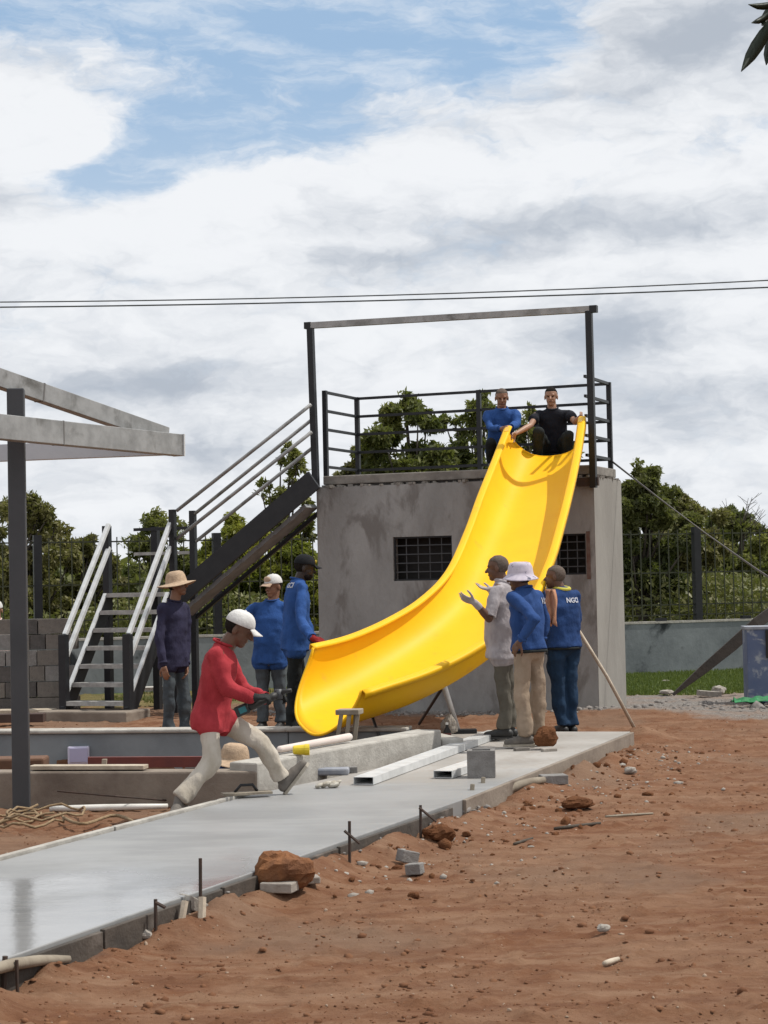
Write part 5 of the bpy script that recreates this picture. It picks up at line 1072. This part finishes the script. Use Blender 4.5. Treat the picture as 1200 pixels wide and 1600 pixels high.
    if eyes:
        for s in (1, -1): m = MB(); m.ell(hc+Fh*.086*g+Rh*s*.029*g+Uh*.003*g, Rh*.013*g, Fh*.007*g, Uh*.006*g, 8, 5); m.build('eye', HT['hairb'], root, smooth=True)
        m = MB(); m.cap(hc+Fh*.0885*g-Uh*.056*g+Rh*.018*g, hc+Fh*.0885*g-Uh*.056*g-Rh*.018*g, .003*g, .003*g, 6); m.build('mouth', material('lip', (.12, .04, .03), None), root)
    return dict(root=root, shirt=st_, hc=hc, nk=nk, hp=hp, wR=wR, wL=wL, up=up, Rt=Rt, Ft=Ft)
PP = {}
PP['hat'] = person(20.3, 'man in a straw hat and dark violet long sleeved shirt standing beside the stairs',
    dict(head=(277, 915), neck=(272, 942), hip=(271, 1020), elR=(249, 1000, -.2), wrR=(256, 1040, -.24), elL=(291, 1003, .15), wrL=(291, 1040, .05), knR=(263, 1083, -.1), anR=(264, 1137, -.06), knL=(287, 1083, .08), anL=(290, 1137, .08)),
    125, 105, 9, skin='tan', shirt='navy', pants='jeans_grey', hat='straw', hem=.15, hw=.17)
PP['red'] = person(13.2, 'man in a red shirt and white cap striding onto the path with a power tool',
    dict(head=(373, 984), neck=(349, 1011), hip=(331, 1118), elR=(353, 1077, -.2), wrR=(394, 1090, -.22), elL=(378, 1079, .18), wrL=(418, 1092, .02), knR=(331, 1187, -.18), anR=(281, 1249, -.3), knL=(407, 1160, .12), anL=(440, 1216, .2)),
    97, 95, -24, skin='brown', shirt='red', pants='paleg', shoe='grey', hat='cap_white', hem=.1, hw=.155, gloves=('black', 'black'), pleg=1.0,
    hands=(((1, .25, .05), (0, .3, -.9), -1, .95, 0), ((1, -.1, .2), (0, -.5, -.9), 1, .9, 0)), feet=((-.25, -.9, -.25), (.62, .1, .78)))
PP['cream'] = person(20.5, 'man in a blue shirt and cream and white cap, his elbow sticking out',
    dict(head=(427, 917), neck=(425, 941), hip=(422, 1022), elR=(379, 966, .02), wrR=(400, 1003, .05), elL=(452, 985, .15), wrL=(448, 1022, .05), knR=(410, 1080), anR=(411, 1128), knL=(437, 1080), anL=(439, 1128)),
    195, 222, -4, skin='tan', shirt='royal', pants='jeans_grey', hat='cap_cream', hem=.1, sleeve=.85, fat=1.08, belly=.02)
PP['blackcap'] = person(18.7, 'bearded man in blue shirt and black cap gripping the slide rim with a red glove',
    dict(head=(476, 888), neck=(465, 910), hip=(461, 1003), elR=(469, 970, -.38), wrR=(489, 998, -.62), elL=(478, 965, .15), wrL=(488, 998, .05), knR=(458, 1080, -.05), anR=(455, 1150, 0), knL=(468, 1080, .1), anL=(462, 1150, .12)),
    72, 84, -8, skin='dark', shirt='royal', pants='blackpants', hat='cap_black', hem=.08, beard=True, gloves=('red', None), hands=(((1, -.1, -.35), (.3, .4, -.8), -1, .75, 0), None), hw=.2, fat=1.05)
PP['bald'] = person(17.4, 'bald man in a greyish white shirt raising both gloved hands toward the slide',
    dict(head=(777, 888), neck=(787, 911), hip=(785, 1008), elL=(764, 967, -.25), wrL=(743, 942, -.33), elR=(772, 948, .3), wrR=(769, 922, .2), knL=(788, 1080, -.05), anL=(789, 1138, -.02), knR=(793, 1078, .1), anR=(797, 1137, .12)),
    292, 285, -3, skin='brown', shirt='white', pants='olive', hat=None, hair='hairg', collar=CL['white'], hem=.12, sleeve=.95, fat=1.05, belly=.03, gloves=('white', 'white'),
    hands=(((-1, .3, .25), (.2, -.2, .9), -1, .3, .45), ((-1, .1, .4), (-.1, .6, .7), 1, .3, .4)), feet=((-.95, .1, 0), (-.95, .05, 0)))
PP['bucket'] = person(16.65, 'man in a mottled bucket hat, blue shirt and khaki trousers, hand on hip',
    dict(head=(812, 903), neck=(819, 924), hip=(827, 1012), elL=(836, 968, -.33), wrL=(813, 1001, -.26), elR=(851, 968, .25), wrR=(846, 1002, .25), knL=(815, 1084, -.05), anL=(822, 1149, -.04), knR=(841, 1084, .1), anR=(842, 1147, .12)),
    312, 290, 0, skin='brown', shirt='royal3', pants='khaki', shoe='grey', hat='bucket', hem=.02, fat=1.03, gloves=('black', None), hands=(None, None), feet=((-.9, .1, 0), (-.95, -.1, 0)), pleg=1.03)
PP['bucket2'] = None
PP['yellow'] = person(19.0, 'man in a yellow collared dark blue shirt and blue jeans, seen from behind',
    dict(head=(867, 902), neck=(878, 922), hip=(879, 1006), elL=(853, 966, .15), wrL=(852, 1000, .3), elR=(901, 966, .15), wrR=(893, 996, .32), knL=(870, 1070, -.02), anL=(879, 1133), knR=(891, 1070, .05), anR=(893, 1133, .05)),
    328, 285, 0, skin='brown', shirt='royal2', pants='jeans_blue', hat=None, hair='hairg', hem=.03, fat=1.16, collar=HT['yellow'], pleg=1.06)
PP['sit'] = person(23.45, 'man in a blue shirt crouching on the tower behind the upper left slide rim',
    dict(head=(784, 622), neck=(784, 641), hip=(781, 704, .12), elR=(765, 668, -.12), wrR=(783, 670, -.38), elL=(808, 664, -.12), wrL=(797, 668, -.38), knR=(767, 693, -.3), anR=(768, 722, -.1), knL=(797, 693, -.3), anL=(795, 722, -.1)),
    182, 180, -14, skin='tan', shirt='royal', pants='blackpants', hat=None, hair='hairg', hem=.02, hs=1.0, eyes=True, hw=.17)
PP['tee'] = person(23.45, 'man in a black t-shirt squatting on the tower and holding both slide rims',
    dict(head=(861, 620), neck=(863, 641), hip=(865, 703, .12), elR=(829, 665, -.3), wrR=(807, 677, -.5), elL=(899, 660, -.3), wrL=(907, 651, -.6), knR=(841, 676, -.35), anR=(840, 722, -.15), knL=(888, 680, -.35), anL=(884, 722, -.15)),
    186, 190, -6, skin='light', shirt='blacktee', pants='blackpants', hat=None, hair='hairb', hem=.02, sleeve=.55, eyes=True, hw=.19)
PP['pool'] = person(14.95, 'man in a straw hat bending down inside the pool, mostly hidden by its rim',
    dict(head=(367, 1193), neck=(357, 1206), hip=(330, 1262), elR=(362, 1245, -.15), wrR=(385, 1262, -.1), elL=(370, 1240, .2), wrL=(392, 1258, .15), knR=(368, 1275, -.1), anR=(350, 1318, -.08), knL=(370, 1275, .12), anL=(352, 1318, .12)),
    85, 100, -6, skin='brown', shirt='royal', pants='jeans_dark', hat='straw', hem=.04, hw=.165)
PP['far'] = person(26.0, 'person in pinkish white clothes behind the block stack, cut off by the left edge',
    dict(head=(-6, 954), neck=(-6, 971), hip=(-9, 1030), elR=(-32, 1005), wrR=(-28, 1030, -.15), elL=(14, 1002), wrL=(6, 1030, -.15), knR=(-22, 1045, -.35), anR=(-20, 1092, -.2), knL=(4, 1045, -.35), anL=(2, 1092, -.2)),
    185, 185, -10, skin='light', shirt='pinkw', pants='jeans_grey', hat='cap_white', hem=.04)
# the power tool in the red man's hands
tl = thing('power_tool', PD(402, 1096, 13.1), 'black and teal cordless power tool carried by the man in the red shirt', 'power tool')
a = PD(386, 1106, 13.05); b = PD(428, 1088, 13.12); e = (b-a).normalized(); up_ = V(0, 0, 1)
m = MB(); m.tube([a, a+e*.06, a+e*.12, b-e*.02, b+e*.02], [.026, .031, .023, .026, .03], 14); m.build('tool_body', SH['black'], tl, smooth=True)
q = a-e*.035; m = MB(); m.frame_box(q, e*.05, e.cross(V(0, 1, 0)).normalized()*.036, V(0, .034, 0)); bt_ = m.build('battery', SH['black'], tl, bevel=.008)
m = MB(); m.frame_box(q+V(0, -.0345, 0)+e*.005, e*.026, e.cross(V(0, 1, 0)).normalized()*.02, V(0, .0025, 0)); m.build('teal_panel', material('teal_plastic', (.01, .14, .16), None, rough=.4), bt_)
m = MB(); h = b+e*.035; m.tube([h-V(0, 0, .03), h+V(0, 0, .035)], [.03, .026], 14); m.build('gear_head', M['grey_steel'], tl, smooth=True)
m = MB(); m.tube([h, h+V(.045, -.01, .02), h+V(.09, -.02, .028)], [.014, .016, .013], 10); m.build('side_handle', SH['black'], tl, smooth=True)
# rag hanging between the two men
rg = MB(); rows_ = []
for j in range(15):
    t = j/14; y = 921+56*t; rows_.append([PD(851+5*t+i*(2.6-.2*t)+1.5*math.sin(t*7+i), y+(2*math.sin(i*1.3) if j == 14 else 0), 16.93+.03*math.sin(i*2.1+t*3)) for i in range(7)])
rg.loft(rows_, caps=False, closed=False); o = one(rg, 'shoulder_rag', cloth('salmon_cloth', (.5, .27, .17), (.36, .18, .11)), 'salmon coloured rag hanging from the shoulder of the man in the bucket hat', 'rag', smooth=True); s = o.modifiers.new('s', 'SOLIDIFY'); s.thickness = .01
# printed letters on the backs of two shirts: thin print pressed onto the cloth
bpy.context.view_layer.update(); DG = bpy.context.evaluated_depsgraph_get()
def print_on(who, text, cx, cy, width, D, size, mat, yaw, pt='shirt_print', font=None):
    ev = who['shirt'].evaluated_get(DG); me = ev.to_mesh(); bv = BVHTree.FromPolygons([v.co.copy() for v in me.vertices], [tuple(p.vertices) for p in me.polygons]); ev.to_mesh_clear()
    cu_ = bpy.data.curves.new('t', 'FONT'); cu_.body = text; cu_.size = size; cu_.align_x = 'CENTER'; cu_.align_y = 'CENTER'; cu_.offset = size*.03
    to = bpy.data.objects.new('t', cu_); COL.objects.link(to); bpy.context.view_layer.update(); dg = bpy.context.evaluated_depsgraph_get(); tm = bpy.data.meshes.new_from_object(to.evaluated_get(dg)); bpy.data.objects.remove(to); bpy.data.curves.remove(cu_)
    c = PD(cx, cy, D); n_ = -yawv(yaw); r_ = V(-n_.y, n_.x, 0); ok = True
    for v in tm.vertices:
        w = c+r_*v.co.x+V(0, 0, v.co.y)+n_*.5; h = bv.ray_cast(w, -n_, 1.2); v.co = (h[0]+n_*.006) if h[0] is not None else w-n_*.5
    tm.materials.clear(); tm.materials.append(mat); o = bpy.data.objects.new(pt, tm); COL.objects.link(o); attach(o, who['shirt']); return o
PW = cloth('white_shirt_print', (.6, .62, .68), (.5, .52, .58))
print_on(PP['yellow'], 'NGCI', 889.5, 938, 0, 19.0, .068, PW, 335); print_on(PP['yellow'], 'TEAM', 893, 946.5, 0, 19.0, .0001, PW, 335) if False else None
print_on(PP['bucket'], 'NGCI', 842, 939, 0, 16.8, .075, PW, 300)
print_on(PP['blackcap'], 'NGCI', 440, 915, 0, 18.6, .07, PW, 55)
print_on(PP['cream'], 'NGCI', 411, 951, 0, 20.4, .035, PW, 195+180) if False else None
